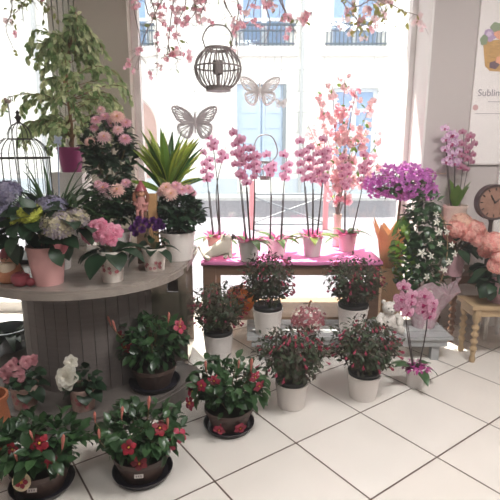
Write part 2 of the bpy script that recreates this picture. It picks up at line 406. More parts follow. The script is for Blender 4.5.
# arched doorway left
ax, az = loc(132, 128); ar = loc(157, 128)[0] - ax
k = MB(); ring = [(ax + ar * cos(a), az + ar * 1.15 * sin(a)) for a in [pi * j / 16 for j in range(17)]]
prof = [(ax + ar, -.02)] + ring + [(ax - ar, -.02)]
i0 = 0
k.v = [(x, -.03, z) for x, z in prof] + [(x, .02, z) for x, z in prof]; n = len(prof)
k.face(range(n)); k.face(range(2 * n - 1, n - 1, -1))
for j in range(n): k.face((j, (j + 1) % n, (j + 1) % n + n, j + n))
k.build('arched_door', M('rose_brown_door', '#c2a49d', rough=.7), bld, False)
MB().tube([(x, -.03, z) for x, z in [(ax + (ar + .12), -.02)] + [(ax + (ar + .12) * cos(pi * j / 16), az + (ar + .12) * 1.15 * sin(pi * j / 16)) for j in range(17)] + [(ax - ar - .12, -.02)]], .13, 6).build('arch_surround', m_white, bld)
dp = loc(38, 60)[0]; MB().tube([(dp, -.1, -.02), (dp, -.1, 9)], .07, 8).build('downpipe', M('grey_pipe', '#b9bdc0', rough=.5), bld)
dp = loc(302, 60)[0]; MB().tube([(dp, -.1, -.02), (dp, -.1, 9)], .05, 8).build('downpipe', MATS['grey_pipe'], bld)
# street barrier with two pink red posts
m_post = M('pink_red_post', '#d98a92', rough=.6)
YBR = 8.6
pa, pb = P(252, 200, y=YBR).x, P(326, 200, y=YBR).x
bar = thing('street_barrier', 'street barrier with crossed bars and two pink red posts beyond the window', 'barrier', ((pa + pb) / 2, YBR, -.1))
hw = (pb - pa) / 2
for s in (-1, 1):
    MB().lathe([(.05, 0), (.05, .86), (.035, .9), (0.005, .91)], 12, (s * hw, 0, 0)).build('post', m_post, bar)
k = MB().tube([(-hw, 0, .12), (hw, 0, .62)], .014).tube([(-hw, 0, .62), (hw, 0, .12)], .014).tube([(-hw, 0, .66), (hw, 0, .66)], .018).tube([(-hw, 0, .1), (hw, 0, .1)], .018)
k.build('cross_bars', M('grey_barrier_metal', '#8d939a', rough=.5), bar)

# ------------------------------------------------------------------ furniture
def board(mb, lo, hi, mi=0): return mb.box(lo, hi, mi)
ZC = 0.72
cc = (-0.93, 2.62)
# half round counter
t = thing('counter', 'grey half-round shop counter with slatted curved front and rounded end panel', 'counter', (cc[0], cc[1], 0))
def half(R, yb, xw0, xw1, n=36):
    """front half disc with a rectangular back; outline in local coordinates"""
    pts = [(R * cos(a), R * sin(a)) for a in [-pi + pi * j / n for j in range(n + 1)]]
    pts[0] = (xw0, 0); pts[-1] = (xw1, 0)
    return pts + [(xw1, yb), (xw0, yb)]
def slab(mb, pts, z0, z1, mi=0):
    n = len(pts); i = len(mb.v)
    mb.v += [(x, y, z0) for x, y in pts] + [(x, y, z1) for x, y in pts]
    mb.face([i + k for k in range(n)][::-1], mi); mb.face([i + n + k for k in range(n)], mi)
    for k in range(n): mb.face((i + k, i + (k + 1) % n, i + (k + 1) % n + n, i + k + n), mi)
    return mb
out = half(.56, .52, -.56, .57)
b = MB(); slab(b, [(x * .985, y * .985) for x, y in out], ZC - .012, ZC); slab(b, out, ZC - .045, ZC - .012)
b.build('countertop', m_grey_top, t, True, 30)
R = .37; k = 22
for j in range(k):
    a0 = -pi - .35 + (pi + .7) * j / k; a1 = -pi - .35 + (pi + .7) * (j + .95) / k
    b = MB(); pts = [(R * cos(a0), R * sin(a0)), (R * cos(a1), R * sin(a1)), ((R - .02) * cos(a1), (R - .02) * sin(a1)), ((R - .02) * cos(a0), (R - .02) * sin(a0))]
    slab(b, pts, .1, ZC - .045); b.build('slat', m_grey_wood, t, False)
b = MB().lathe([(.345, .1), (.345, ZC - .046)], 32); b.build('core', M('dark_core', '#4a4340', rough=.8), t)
b = MB(); slab(b, half(.63, .3, -.63, .53), 0, .085); slab(b, half(.62, .29, -.62, .52), .085, .1); b.build('plinth', M('grey_plinth', '#6f6762', '#5d5652', rough=.6, noise=.4, nscale=(8, 40, 8)), t, False)
# right end panel with hand hole
ex0, ex1, ey = .36, .56, -.06
b = MB(); zb, zt = .14, ZC - .046; hx0, hx1, hz0, hz1 = .455, .52, .56, .635
for (x0, x1, z0, z1) in ((ex0, hx0, zb, zt), (hx1, ex1, zb, zt), (hx0, hx1, zb, hz0), (hx0, hx1, hz1, zt)): b.box((x0, ey, z0), (x1, ey + .02, z1))
b.box((ex1 - .025, ey - .006, zb), (ex1 + .006, ey + .3, zt + .03))
ep = b.build('end_panel', M('glossy_taupe_panel', '#a39789', '#7d7267', rough=.15, metal=.7, noise=.6, nscale=(9, 9, 9)), t, False)
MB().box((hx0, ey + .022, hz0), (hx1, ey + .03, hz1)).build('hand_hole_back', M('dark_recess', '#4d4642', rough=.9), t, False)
MB().box((.33, ey - .005, .1), (.352, ey + .03, ZC - .046)).build('post', m_black_metal, t, False)

# riser on the counter
ZR = 0.98
t = thing('display_riser', 'white riser shelf at the back of the grey counter under the tall plants', 'shelf', (-.84, 3.02, ZC))
MB().box((-.42, -.1, ZR - ZC - .02), (.44, .11, ZR - ZC)).build('shelf_board', m_white, t, False)
for s in (-.4, .41): MB().box((s - .012, -.09, 0), (s + .012, .1, ZR - ZC - .02)).build('side_panel', m_white, t, False)

# orchid table
ZT = 0.585; TX0, TX1, TY0, TY1 = -.34, .93, 3.2, 3.8
t = thing('display_table', 'long brown wooden table with panel ends and lower shelf in front of the window', 'table', ((TX0 + TX1) / 2, (TY0 + TY1) / 2, 0))
hw, hd = (TX1 - TX0) / 2, (TY1 - TY0) / 2
MB().box((-hw, -hd, ZT - .03), (hw, hd, ZT - .004)).build('tabletop', m_brown_wood, t, False)
MB().box((-hw + .02, -hd + .015, ZT - .1), (hw - .02, -hd + .04, ZT - .03)).build('apron', m_brown_wood, t, False)
for s in (-1, 1):
    x = s * (hw - .05); MB().box((x - .045, -hd + .01, 0), (x + .045, -hd + .06, ZT - .03)).build('leg', m_brown_wood, t, False); MB().box((x - .045, hd - .06, 0), (x + .045, hd - .01, ZT - .03)).build('leg', m_brown_wood, t, False)
MB().box((-hw + .1, -hd + .06, .13), (hw - .1, hd - .08, .155)).build('lower_shelf', M('tan_shelf', '#b29478', '#9c7f66', rough=.5, noise=.5, nscale=(5, 40, 40)), t, False)
cl = MB(); n = 26; R = random.Random(5)
for j in range(n + 1):
    for q in range(7):
        x = TX0 - .005 + (TX1 - TX0 + .01) * j / n; y = [TY0 - .012, TY0 - .006, TY0 + .1, TY0 + .25, TY0 + .4, TY0 + .52, TY1 + .0][q]
        z = ZT + .001 if q else ZT - .018 - .008 * R.random()
        if q > 1: z += .003 * R.random()
        cl.v.append((x, y, z))
for j in range(n):
    for q in range(6): cl.face((j * 7 + q, (j + 1) * 7 + q, (j + 1) * 7 + q + 1, j * 7 + q + 1))
o = cl.build('table_runner', m_pinkcloth, None); sm = o.modifiers.new('thickness', 'SOLIDIFY'); sm.thickness = .003; sm.offset = 1
tag(o, 'bright pink paper cloth spread over the long orchid table', 'cloth')

# low bench of pale boards
ZB = 0.17; BX0, BX1, BY0, BY1 = -.02, 1.32, 2.84, 3.18
t = thing('plank_bench', 'low pale grey plank bench on the tiles carrying the fuchsias and white bear', 'bench', ((BX0 + BX1) / 2, (BY0 + BY1) / 2, 0))
hw, hd = (BX1 - BX0) / 2, (BY1 - BY0) / 2
for j in range(3):
    y0 = -hd + j * (2 * hd / 3); MB().box((-hw, y0, ZB - .022), (hw, y0 + 2 * hd / 3 - .012, ZB)).build('plank', m_pale_board, t, False)
MB().box((-hw + .03, -hd + .012, ZB - .07), (hw - .03, -hd + .03, ZB - .022)).box((-hw + .03, hd - .03, ZB - .07), (hw - .03, hd - .012, ZB - .022)).build('rail', m_pale_board, t, False)
for sx in (-1, 1):
    for sy in (-1, 1):
        x, y = sx * (hw - .1), sy * (hd - .05); MB().box((x - .025, y - .025, 0), (x + .025, y + .02, ZB - .022)).build('leg', m_pale_board, t, False)

# tables on the right
def turned(h, r=.022, n=14):
    prof = [(r * .7, 0), (r * .95, .02), (r * .6, .05), (r * .8, .07)]
    z = .07
    while z < h - .1:
        prof += [(r * .62, z + .006), (r * 1.05, z + .018), (r * 1.05, z + .03), (r * .62, z + .042)]; z += .048
    prof += [(r * 1.0, h - .08), (r * 1.15, h - .07), (r * 1.15, h)]
    return MB().lathe(prof, n)
t = thing('side_table', 'cream wooden low table with turned beaded legs at right edge', 'table', (1.68, 2.925, 0))
MB().box((-.27, -.115, .365), (.27, .115, .39)).build('tabletop', m_cream_wood, t, False)
MB().box((-.245, -.1, .315), (.245, -.085, .365)).box((-.245, .085, .315), (.245, .1, .365)).box((-.25, -.09, .315), (-.235, .09, .365)).box((.235, -.09, .315), (.25, .09, .365)).build('apron', m_cream_wood, t, False)
for sx in (-1, 1):
    for sy in (-1, 1): turned(.365).build('leg', m_cream_wood, t, True, 60, (sx * .225, sy * .085, 0))
t = thing('side_table', 'dark brown wooden table with scalloped apron behind the cream table', 'table', (1.76, 3.3, 0))
MB().box((-.36, -.17, .475), (.36, .17, .5)).build('tabletop', m_dark_wood, t, False)
b = MB(); n = 48; i = 0
for s in (-.155, -.14):
    for j in range(n + 1):
        x = -.34 + .68 * j / n; b.v += [(x, s, .475), (x, s, .425 + .018 * abs(sin(pi * j / 12)))]
m_ = 2 * (n + 1)
for j in range(n):
    a = 2 * j
    b.face((a, a + 1, a + 3, a + 2)); b.face((m_ + a, m_ + a + 2, m_ + a + 3, m_ + a + 1)); b.face((a + 1, m_ + a + 1, m_ + a + 3, a + 3))
b.build('apron', m_dark_wood, t, False)
for sx in (-1, 1):
    for sy in (-1, 1): turned(.475, .024).build('leg', m_dark_wood, t, True, 60, (sx * .31, sy * .125, 0))
t = thing('stool', 'small white wooden stool on the floor beneath the dark brown table', 'stool', (1.78, 3.26, 0))
MB().lathe([(.1, .24), (.105, .25), (.105, .265), (.1, .27)], 20).build('seat', m_white, t)
for a in (.6, 2.2, 3.9, 5.4): MB().tube([(.09 * cos(a), .09 * sin(a), 0), (.07 * cos(a), .07 * sin(a), .24)], .014, 8).build('leg', m_white, t)
# pedestals
def pedestal(x, y, h, r, label, m, square=False, name='plinth_stand'):
    t = thing(name, label, 'stand', (x, y, 0))
    if square:
        MB().box((-r, -r, 0), (r, r, h - .02)).build('body', m, t, False); MB().box((-r - .008, -r - .008, h - .02), (r + .008, r + .008, h)).build('top', m, t, False)
    else:
        MB().lathe([(r * .95, 0), (r, .02), (r * .6, .05), (r * .5, h * .5), (r * .6, h - .06), (r * .75, h - .02)], 20).build('column', m, t); MB().lathe([(r, h - .02), (r * 1.02, h - .01), (r, h)], 20).build('top', m, t)
pedestal(1.045, 3.38, .51, .075, 'square beige wooden pedestal under the orange wrapped bougainvillea', M('beige_wood', '#d9b892', '#caa67f', rough=.6, noise=.4, nscale=(40, 40, 5)), True)
pf = P(72, 172, y=3.22)
pedestal(pf.x, 3.22, pf.z, .1, 'tall white square pedestal lifting the ficus behind the counter', m_white, True)
po = P(455, 229, y=3.3)
t = thing('plant_stand', 'slim white stand on the dark table under the purple white orchid', 'stand', (po.x, 3.3, .5))
hh = po.z - .5
MB().lathe([(.09, 0), (.09, .012), (.03, .03), (.022, hh * .5), (.03, hh - .04), (.085, hh - .015), (.09, hh)], 20).build('column', m_white, t)

# ---------------------------------------------------------------- wall poster
XP = P(472, 100, y=YR - .015).x; zb = P(472, 164, y=YR - .015).z
t = thing('poster', 'large white poster with a flower basket picture and the word Sublim on right wall', 'poster', (XP, YR - .002, zb))
PW, PH = 1.0, 1.5
MB().box((0, -.018, 0), (PW, 0, PH)).build('panel', M('poster_white', '#efe9e6', rough=.5), t, False)
MB().box((-.004, -.02, -.004), (PW, -.016, .006)).build('edge', M('poster_edge', '#d9d2cf', rough=.5), t, False)
def pl(px, py):
    p = P(px, py, y=YR - .022); return p.x - XP, p.z - zb
def flat(name, pts, m, off=0, par=t):
    b = MB(); n = len(pts); y0, y1 = -.0185, -.0195 - off * .0006
    b.v = [(x, y0, z) for x, z in pts] + [(x, y1, z) for x, z in pts]
    b.face(range(n)); b.face(range(2 * n - 1, n - 1, -1))
    for j in range(n): b.face((j, j + n, (j + 1) % n + n, (j + 1) % n))
    return b.build(name, m, par, False)
def blobp(px, py, rx, ry, n=14, k=.12, seed=1, lob=5):
    x, z = pl(px, py); u = 3.55 / F
    return [(x + rx * u * cos(2 * pi * j / n) * (1 + k * cos(lob * 2 * pi * j / n + seed)), z + ry * u * sin(2 * pi * j / n) * (1 + k * cos(lob * 2 * pi * j / n + seed))) for j in range(n)]
pb_ = flat('basket_picture', [pl(483, 41), pl(520, 38), pl(516, 70), pl(508, 72), pl(490, 71), pl(485, 66)], M('basket_tan', '#d2a868', '#b98c52', rough=.8, noise=.6, nscale=(20, 20, 90)), 1)
for (px, py, rx, ry, m, sd) in ((490, 35, 6, 5.5, M('print_lilac', '#b79cc0', rough=.8), 1), (500, 33, 5.5, 5, M('print_peach', '#e9a98a', rough=.8), 2), (496, 27, 5, 4, M('print_green', '#8d9c7c', rough=.8), 3),
                                (484, 40, 3.5, 4.5, MATS['print_green'], 4), (510, 34, 7, 6, MATS['print_lilac'], 5), (494, 65, 4.5, 3.5, M('print_plum', '#6d5560', rough=.8), 6), (500, 60, 4, 3.5, MATS['print_peach'], 7), (489, 34, 2.5, 2.2, M('print_pale', '#d9c6dc', rough=.8), 8)):
    flat('printed_flower', blobp(px, py, rx, ry, 16, .12, sd), m, 2 + sd * .3)
def words(txt, px, py, hpx, m, par):
    cu = bpy.data.curves.new('lettering', 'FONT'); cu.body = txt; cu.size = hpx * 3.55 / F * 1.4; cu.extrude = .0006
    o = bpy.data.objects.new('lettering', cu); C.objects.link(o); bpy.context.view_layer.update()
    me = bpy.data.meshes.new_from_object(o.evaluated_get(bpy.context.evaluated_depsgraph_get()))
    bpy.data.objects.remove(o); me.materials.clear(); me.materials.append(m)
    o = bpy.data.objects.new('lettering', me); C.objects.link(o); o.parent = par
    x, z = pl(px, py); o.location = (x, -.0195, z); o.rotation_euler = (pi / 2, 0, 0); return o
m_ink = M('print_ink', '#8a7f88', rough=.8)
words('Sublim', 477.5, 96, 6.2, m_ink, t)
flat('rule', [pl(475, 113.2), pl(520, 113.6), pl(520, 114.0), pl(475, 113.6)], m_ink, 1)
flat('rule', [pl(488, 101.5), pl(512, 101.7), pl(512, 102.2), pl(488, 102)], m_ink, 1)
flat('round_mark', blobp(475.5, 107.5, 2.6, 2.6, 16, 0), M('print_rose', '#cfa5a5', rough=.8), 1)

# clock
pc = P(493, 202, y=3.12); rc = 17.5 * 3.2 / F
t = thing('clock', 'round brown clock with dark frame standing on the dark table by right wall', 'clock', (pc.x, 3.12, .5))
zc = pc.z - .5
b = MB(); pr = [(rc * .86, -.03), (rc * .98, -.034), (rc, -.02), (rc, .02), (rc * .9, .03), (.01, .03)]
b.v = []; b.lathe(pr, 36, caps=False); b.v = [(x, z, y + zc) for x, y, z in b.v]; b.build('frame', M('clock_brown', '#4a3530', '#35252a', rough=.4, noise=.4, nscale=(30, 30, 30)), t)
b = MB().lathe([(.001, -.024), (rc * .88, -.024), (rc * .88, -.018), (.001, -.018)], 36, caps=False); b.v = [(x, z, y + zc) for x, y, z in b.v]
fc = b.build('dial', M('dial_brown', '#a07a68', '#7e5b4d', rough=.5, noise=.5, nscale=(25, 25, 25)), t)
for j in range(12):
    a = pi / 6 * j; MB().tube([(rc * .66 * cos(a), -.026, zc + rc * .66 * sin(a)), (rc * .8 * cos(a), -.026, zc + rc * .8 * sin(a))], .004, 4).build('hour_mark', m_black_metal, fc)
MB().tube([(0, -.03, zc), (-.03, -.03, zc + rc * .4)], .004, 5).tube([(0, -.03, zc), (.05, -.03, zc + rc * .35)], .003, 5).ball((0, -.03, zc), .007, 8).build('hands', m_black_metal, fc)
MB().lathe([(.075, 0), (.075, .012), (.04, .03), (.014, .06), (.012, zc - rc - .02), (.02, zc - rc + .005)], 16).build('stand', M('clock_stand', '#3c2f2d', rough=.5), t)

# ------------------------------------------------------------------ pots and flowers
def pot(par, rb, rt, h, m, rim=.008, rimh=.02, z0=0.0, soil=True, n=28):
    pr = [(rb, z0), (rt - rim * .6, z0 + h - rimh), (rt, z0 + h - rimh), (rt, z0 + h), (rt - .006, z0 + h), (rt - .01, z0 + h - .025), (.002, z0 + h - .03)]
    MB().lathe(pr, n).build('pot', m, par, True, 35)
    if soil: MB().lathe([(rt - .011, z0 + h - .028), (rt * .6, z0 + h - .014), (.002, z0 + h - .01)], n, caps=False).build('soil', m_soil, par)
    return z0 + h - .015
def bush(mb, R, c, rad, n, L, W, mi=0, up=.3, fold=.12, droop=.6, inner=.35, seg=2, me=None, peak=.45, flat=.8, jit=.5, taper=0.0):
    for _ in range(n):
        v = rv(R); f = R.uniform(inner, 1) ** .6
        if v.z < -.75: v.z *= .3
        k_ = 1 + taper * min(.6, v.z)
        p = Vector((c[0] + v.x * rad[0] * f * k_, c[1] + v.y * rad[1] * f * k_, c[2] + v.z * rad[2] * f))
        d = Vector((v.x, v.y, v.z * .5)) * .7 + rv(R) * jit + Vector((0, 0, up))
        nn = Vector((v.x, v.y, v.z)) * .6 + Vector((0, 0, flat)) + rv(R) * .3
        s = R.uniform(.7, 1.15)
        mb.leaf(p, d, nn, L * s, W * s, droop * R.uniform(.4, 1.4), fold, seg, mi, me, peak)
def stems(par, R, z0, c, rad, n, r=.003, m=None):
    for _ in range(n):
        v = rv(R); e = Vector((c[0] + v.x * rad[0] * .8, c[1] + v.y * rad[1] * .8, c[2] + abs(v.z) * rad[2] * .7)); s = Vector((e.x * .15, e.y * .15, z0))
        yield ctrl([s, s.lerp(e, .5) + Vector((0, 0, .02)), e], 5)
def stemset(par, R, z0, c, rad, n, r=.003, m=None):
    for k in range(n):
        for pts in stems(par, R, z0, c, rad, 1): MB().tube(pts, r, 5).build('stem', m or m_stem, par)

# flower meshes: all face +Z
def petal(mb, a, r0, L, W, tilt, z=0, droop=.3, mi=0, peak=.6, fold=.08, seg=3, blunt=.25):
    d = Vector((cos(a) * cos(tilt), sin(a) * cos(tilt), sin(tilt)))
    mb.leaf((r0 * cos(a), r0 * sin(a), z), d, Vector((-cos(a) * sin(tilt), -sin(a) * sin(tilt), cos(tilt))), L, W, droop, fold, seg, mi, None, peak, blunt)
def f_daisy(r=.035, seed=1):
    R = random.Random(seed); b = MB()
    for k, (n, L, ti) in enumerate(((18, 1, .05), (16, .9, .35), (12, .7, .7), (8, .45, 1.0))):
        for j in range(n): petal(b, 2 * pi * (j + R.uniform(-.2, .2)) / n + k, r * .1, r * L * R.uniform(.9, 1.05), r * .3, ti + R.uniform(-.1, .1), .003 * k, .35, 0, .65, .1, 2, .4)
    b.ball((0, 0, .006), r * .2, 8, 1, (1, 1, .5)); return b
def f_rose(r=.03, seed=1):
    R = random.Random(seed); b = MB()
    for k, (n, L, ti) in enumerate(((6, 1, .1), (6, .85, .5), (5, .6, .9), (4, .4, 1.2))):
        for j in range(n): petal(b, 2 * pi * (j + R.uniform(-.15, .15)) / n + k * .5, r * .04, r * L * R.uniform(.9, 1.05), r * .85 * L + r * .15, ti, .002 * k, -.5, 0, .6, .18, 3, .45)
    return b
def f_ball(r, n, fl, seed, four=4):
    """mophead of small florets"""
    R = random.Random(seed); b = MB()
    for k in range(n):
        z = 1 - 1.55 * (k + .5) / n; ph = k * 2.39996; q = sqrt(max(0, 1 - z * z))
        v = Vector((q * cos(ph), q * sin(ph), z)); c = Vector((v.x * r, v.y * r, v.z * r * .62)) * R.uniform(.9, 1.05)
        nn = (v + rv(R) * .35).normalized(); u = nn.orthogonal().normalized(); w_ = nn.cross(u); a0 = R.uniform(0, 6)
        i = len(b.v); b.v.append(tuple(c))
        for j in range(four):
            a = a0 + 2 * pi * j / four; e = c + (u * cos(a) + w_ * sin(a)) * fl + nn * fl * .15
            l = c + (u * cos(a - .55) + w_ * sin(a - .55)) * fl * .75; m = c + (u * cos(a + .55) + w_ * sin(a + .55)) * fl * .75
            b.v += [tuple(l), tuple(e), tuple(m)]; q_ = i + 1 + 3 * j; b.face((i, q_, q_ + 1, q_ + 2))
    b.ball((0, 0, 0), r * .6, 8, 0, (1, 1, .6)); return b
def f_trumpet(r=.033, seed=1):
    R = random.Random(seed); b = MB()
    b.lathe([(.003, -.045), (.0045, -.025), (.009, -.012), (.011, -.002), (.014, .002)], 10, caps=False)
    for j in range(5): petal(b, 2 * pi * j / 5 + R.uniform(-.1, .1), .008, r, r * 1.0, .25, 0, .5, 0, .6, -.06, 3, .35)
    b.ball((0, 0, -.002), .006, 6, 1); return b
def f_bud(L=.055):
    return MB().lathe([(.002, 0), (.0035, L * .2), (.0045, L * .45), (.006, L * .7), (.004, L * .9), (.0006, L)], 8)
def f_fuchsia():
    b = MB(); b.lathe([(.001, 0), (.0025, .006), (.003, .014), (.0045, .017)], 8, caps=False)
    for j in range(4): petal(b, pi / 2 * j, .003, .016, .008, .7, .015, -.5, 0, .5, .1, 2)
    b.lathe([(.003, .016), (.006, .023), (.0075, .03), (.0065, .034)], 8, mi=1, caps=False)
    return b
def f_orchid(r=.036):
    b = MB()
    for a, L, W in ((pi / 2, 1, .62), (pi / 2 + 2.2, 1, .58), (pi / 2 - 2.2, 1, .58)): petal(b, a, .002, r * L, r * W * 1.2, .05, -.002, .2, 0, .5, .06, 3, .3)
    for a in (.12, pi - .12): petal(b, a, .002, r * 1.05, r * 1.15, .12, .001, .25, 0, .6, .05, 4, .35)
    petal(b, -pi / 2, .003, r * .5, r * .45, .6, .003, .9, 1, .5, -.3, 3); petal(b, -pi / 2 + 1, .003, r * .26, r * .26, .9, .003, .2, 1); petal(b, -pi / 2 - 1, .003, r * .26, r * .26, .9, .003, .2, 1)
    b.ball((0, 0, .006), .0042, 6, 1); return b
def f_star(r=.022):
    b = MB()
    for j in range(5): petal(b, 2 * pi * j / 5, .002, r, r * .5, .15, 0, .5, 0, .4, .1, 3)
    b.lathe([(.002, -.018), (.003, -.005), (.0035, .001)], 6, caps=False); return b
def f_blossom(r=.016, seed=1):
    R = random.Random(seed); b = MB()
    for q in range(4):
        o = rv(R, r * .9); i0 = len(b.v); f0 = len(b.f)
        for j in range(5): petal(b, 2 * pi * j / 5, .001, r, r * .95, .25, 0, -.2, 0, .6, .1, 2, .4)
        v = rv(R); v.z = abs(v.z); qd = v.to_track_quat('Z', 'Y')
        for k in range(i0, len(b.v)): b.v[k] = tuple(qd @ Vector(b.v[k]) + o)
    return b
def f_open(r=.03, seed=1):
    R = random.Random(seed); b = MB()
    for k, (n, L, ti) in enumerate(((7, 1, .08), (7, .8, .3), (6, .58, .55), (5, .36, .9))):
        for j in range(n): petal(b, 2 * pi * (j + R.uniform(-.2, .2)) / n + k * .45, r * .03, r * L * R.uniform(.92, 1.05), r * .8 * L + r * .12, ti, .0025 * k, .12, 0, .62, .12, 3, .5)
    return b
S = {}
S['mum'] = Stamp('flower', f_daisy(.042, 1), [m_palepink, m_yellow]); S['mum2'] = Stamp('flower', f_daisy(.042, 2), [M('peach_pink_petal', '#f8d8cc', '#f2c2bd', rough=.6, trans=.35, isl=True), m_yellow])
S['mum3'] = Stamp('flower', f_daisy(.042, 3), [M('rose_pink_petal', '#f2c6d1', '#e6aabd', rough=.6, trans=.35, isl=True), m_yellow])
S['rosepink'] = Stamp('flower', f_open(.03, 1), m_pink); S['rosedusty'] = Stamp('flower', f_open(.028, 2), m_dusty); S['rosewhite'] = Stamp('flower', f_open(.05, 3), m_whitep)
S['trump'] = Stamp('flower', f_trumpet(), [m_red, m_yellow]); S['trumpp'] = Stamp('flower', f_trumpet(.033, 2), [m_redpink, m_yellow]); S['bud'] = Stamp('bud', f_bud(), m_bud)
S['fuchsia'] = Stamp('flower', f_fuchsia(), [m_redpink, m_fuchsia_p])
S['star'] = Stamp('flower', f_star(), m_whitep); S['blossom'] = Stamp('blossom_cluster', f_blossom(), M('white_pink_blossom', '#fff2f1', '#fde3e6', rough=.6, trans=.72, isl=True)); S['blossomp'] = Stamp('blossom_cluster', f_blossom(.016, 5), M('pink_blossom', '#fcdde4', '#f7c8d4', rough=.6, trans=.72, isl=True))

# ---------------------------------------------------------------- mandevillas in saucers
def mandevilla(px, py, z, label, seed, rx, rz, flowers, buds, tag_=False, sticker=True, rs=.128, shade=m_leaf_gloss):
    R = random.Random(seed); p = P(px, py, z=z)
    t = thing('red_mandevilla', label, 'plant', p, 0, 'red trumpet flowered plants in brown bowls'); 
    MB().lathe([(rs * .8, 0), (rs * .88, .004), (rs, .03), (rs - .005, .03), (rs * .84, .009), (.002, .008)], 32).build('saucer', m_saucer, t)
    h0 = pot(t, .085, .122, .11, m_pot_brown, .006, .018, .008)
    c = (0, 0, h0 + rz * .92); b = MB()
    bush(b, R, c, (rx * 1.03, rx * .85, rz * 1.05), 330, .064, .037, 0, .25, .14, .7, .3, 3, taper=.25)
    b.build('foliage', shade, t)
    stemset(t, R, h0, c, (rx, rx, rz), 7)
    for (dx, dz, kind) in flowers:
        q = Vector((dx, -rx * R.uniform(.55, .95) * sqrt(max(.1, 1 - (dx / rx / 1.15) ** 2)), h0 + dz)); d = Vector((dx * 2.0, -.35, .12 + R.uniform(-.3, .4)))
        S[kind].put(t, q, d, R.uniform(0, 6), R.uniform(.72, .95))
    for (dx, dz) in buds:
        q = Vector((dx, -rx * R.uniform(.3, .8), h0 + dz)); S['bud'].put(t, q, (dx * .8 + R.uniform(-.2, .2), -.1, 1), 0, R.uniform(.9, 1.3))
        MB().tube([(dx * .8, q.y * .8, h0 + dz - .07), tuple(q)], .002, 4).build('stem', m_stem, t)
    if sticker:
        a = radians(-84); rr = .108
        st = MB().box((-.018, -.0012, -.008), (.018, .0012, .008)).build('price_sticker', M('sticker_white', '#d8d2cc', rough=.6), t, False); st.location = (rr * cos(a), rr * sin(a) - .0025, .07); st.rotation_euler = (radians(-16), 0, a + pi / 2)
        for k in range(3):
            MB().box((-.012 + k * .009, -.002, -.004), (-.007 + k * .009, -.001, .003)).build('print', m_ink, st, False)
    if tag_:
        b = MB().lathe([(.001, -.0012), (.036, -.0012), (.036, .0012), (.001, .0012)], 24, caps=False); b.v = [(x, z_, y) for x, y, z_ in b.v]
        o = b.build('picture_tag', M('tag_cream', '#d9c6a4', rough=.5), t); o.location = (-.015, -.128, .122); o.rotation_euler = (-.25, 0, 0)
        fb = MB(); 
        for j in range(5): petal(fb, 2 * pi * j / 5, .004, .022, .02, 0, 0, 0, 0, .6, 0, 3, .4)
        fb.lathe([(.001, .0008), (.006, .0008), (.006, .0002)], 10, mi=1, caps=False)
        f = fb.build('printed_flower', [m_redpink, m_yellow], o); f.rotation_euler = (pi / 2, 0, 0); f.location = (0, -.003, 0)
    return t
mandevilla(43, 486, 0, 'red trumpet flowered plant in brown bowl with round picture tag at bottom left', 11, .17, .095,
           [(.09, .075, 'trump'), (-.165, .07, 'trump'), (.05, .16, 'trump'), (-.05, .14, 'trump'), (-.14, .13, 'trump')], [(.03, .17), (-.11, .15), (-.03, .09), (.14, .14)], True)
mandevilla(143, 473, 0, 'red flowered plant with tall pointed buds in the front bowl left of centre', 12, .165, .1,
           [(.1, .17, 'trump'), (.02, .035, 'trump'), (.17, .11, 'trumpp'), (-.01, .13, 'trump'), (.13, .08, 'trumpp')], [(-.17, .17), (-.05, .21), (.05, .23), (-.13, .14), (.13, .16)])
mandevilla(229, 426, 0, 'crimson pink flowered plant alone on the open tiles beside the fuchsias', 13, .18, .13,
           [(-.17, .13, 'trumpp'), (-.19, .05, 'trumpp'), (.13, .22, 'trumpp'), (.15, .16, 'trumpp'), (-.06, .22, 'trumpp'), (-.04, -.03, 'trumpp'), (.06, -.04, 'trumpp'), (-.12, .19, 'trumpp')], [(.05, .24), (-.1, .24), (.11, .24)], False, False)
mandevilla(155, 384, .1, 'red flowered plant in brown bowl standing on the counter plinth', 14, .165, .15,
           [(-.16, .2, 'trump'), (.16, .26, 'trumpp'), (-.12, .16, 'trump')], [(-.2, .26), (-.17, .24), (.1, .28), (.15, .25)], False, False, .14)

# ---------------------------------------------------------------- fuchsias
def fuchsia(px, py, z, label, seed, rx, rz, rt, ph, m, nf=40):
    R = random.Random(seed); p = P(px, py, z=z)
    t = thing('fuchsia', label, 'plant', (p.x, p.y + rt * .6, z), 0, 'potted fuchsias around the plank bench')
    h0 = pot(t, rt * .8, rt, ph, m, .004, .012)
    MB().lathe([(rt * .9, ph - .01), (rt * .98, ph + .02), (rt * .9, ph + .028), (rt * .5, ph + .026)], 24).build('inner_pot', m_pot_black, t)
    c = (0, 0, ph + rz * 1.02); b = MB()
    bush(b, R, c, (rx * .98, rx * .98, rz), 1250, .04, .018, 0, .05, .1, .8, .25, 2, None, .4, .5, .7, .38)
    bush(b, R, c, (rx * 1.15, rx * 1.15, rz * 1.12), 330, .038, .016, 0, .2, .1, .8, .75, 2, None, .4, .5, .7, .4)
    b.build('foliage', [m_leaf_fuchsia], t)
    stemset(t, R, h0, c, (rx * 1.1, rx * 1.1, rz * 1.2), 12, .002, m_twig)
    for k in range(nf):
        v = rv(R); v.y = -abs(v.y) if R.random() < .8 else v.y; v.z = v.z if v.z > -.35 else -v.z
        q = Vector((c[0] + v.x * rx * 1.08, c[1] + v.y * rx * 1.08, c[2] + v.z * rz * 1.05)); S['fuchsia'].put(t, q, (v.x * .9, v.y * .9, -.8 + R.uniform(-.3, .7)), R.uniform(0, 6), R.uniform(.7, 1.05))
    return t
fuchsia(218, 362, 0, 'fuchsia in pale pot on the floor left of the bench, by the table leg', 21, .165, .155, .1, .18, m_pot_grey)
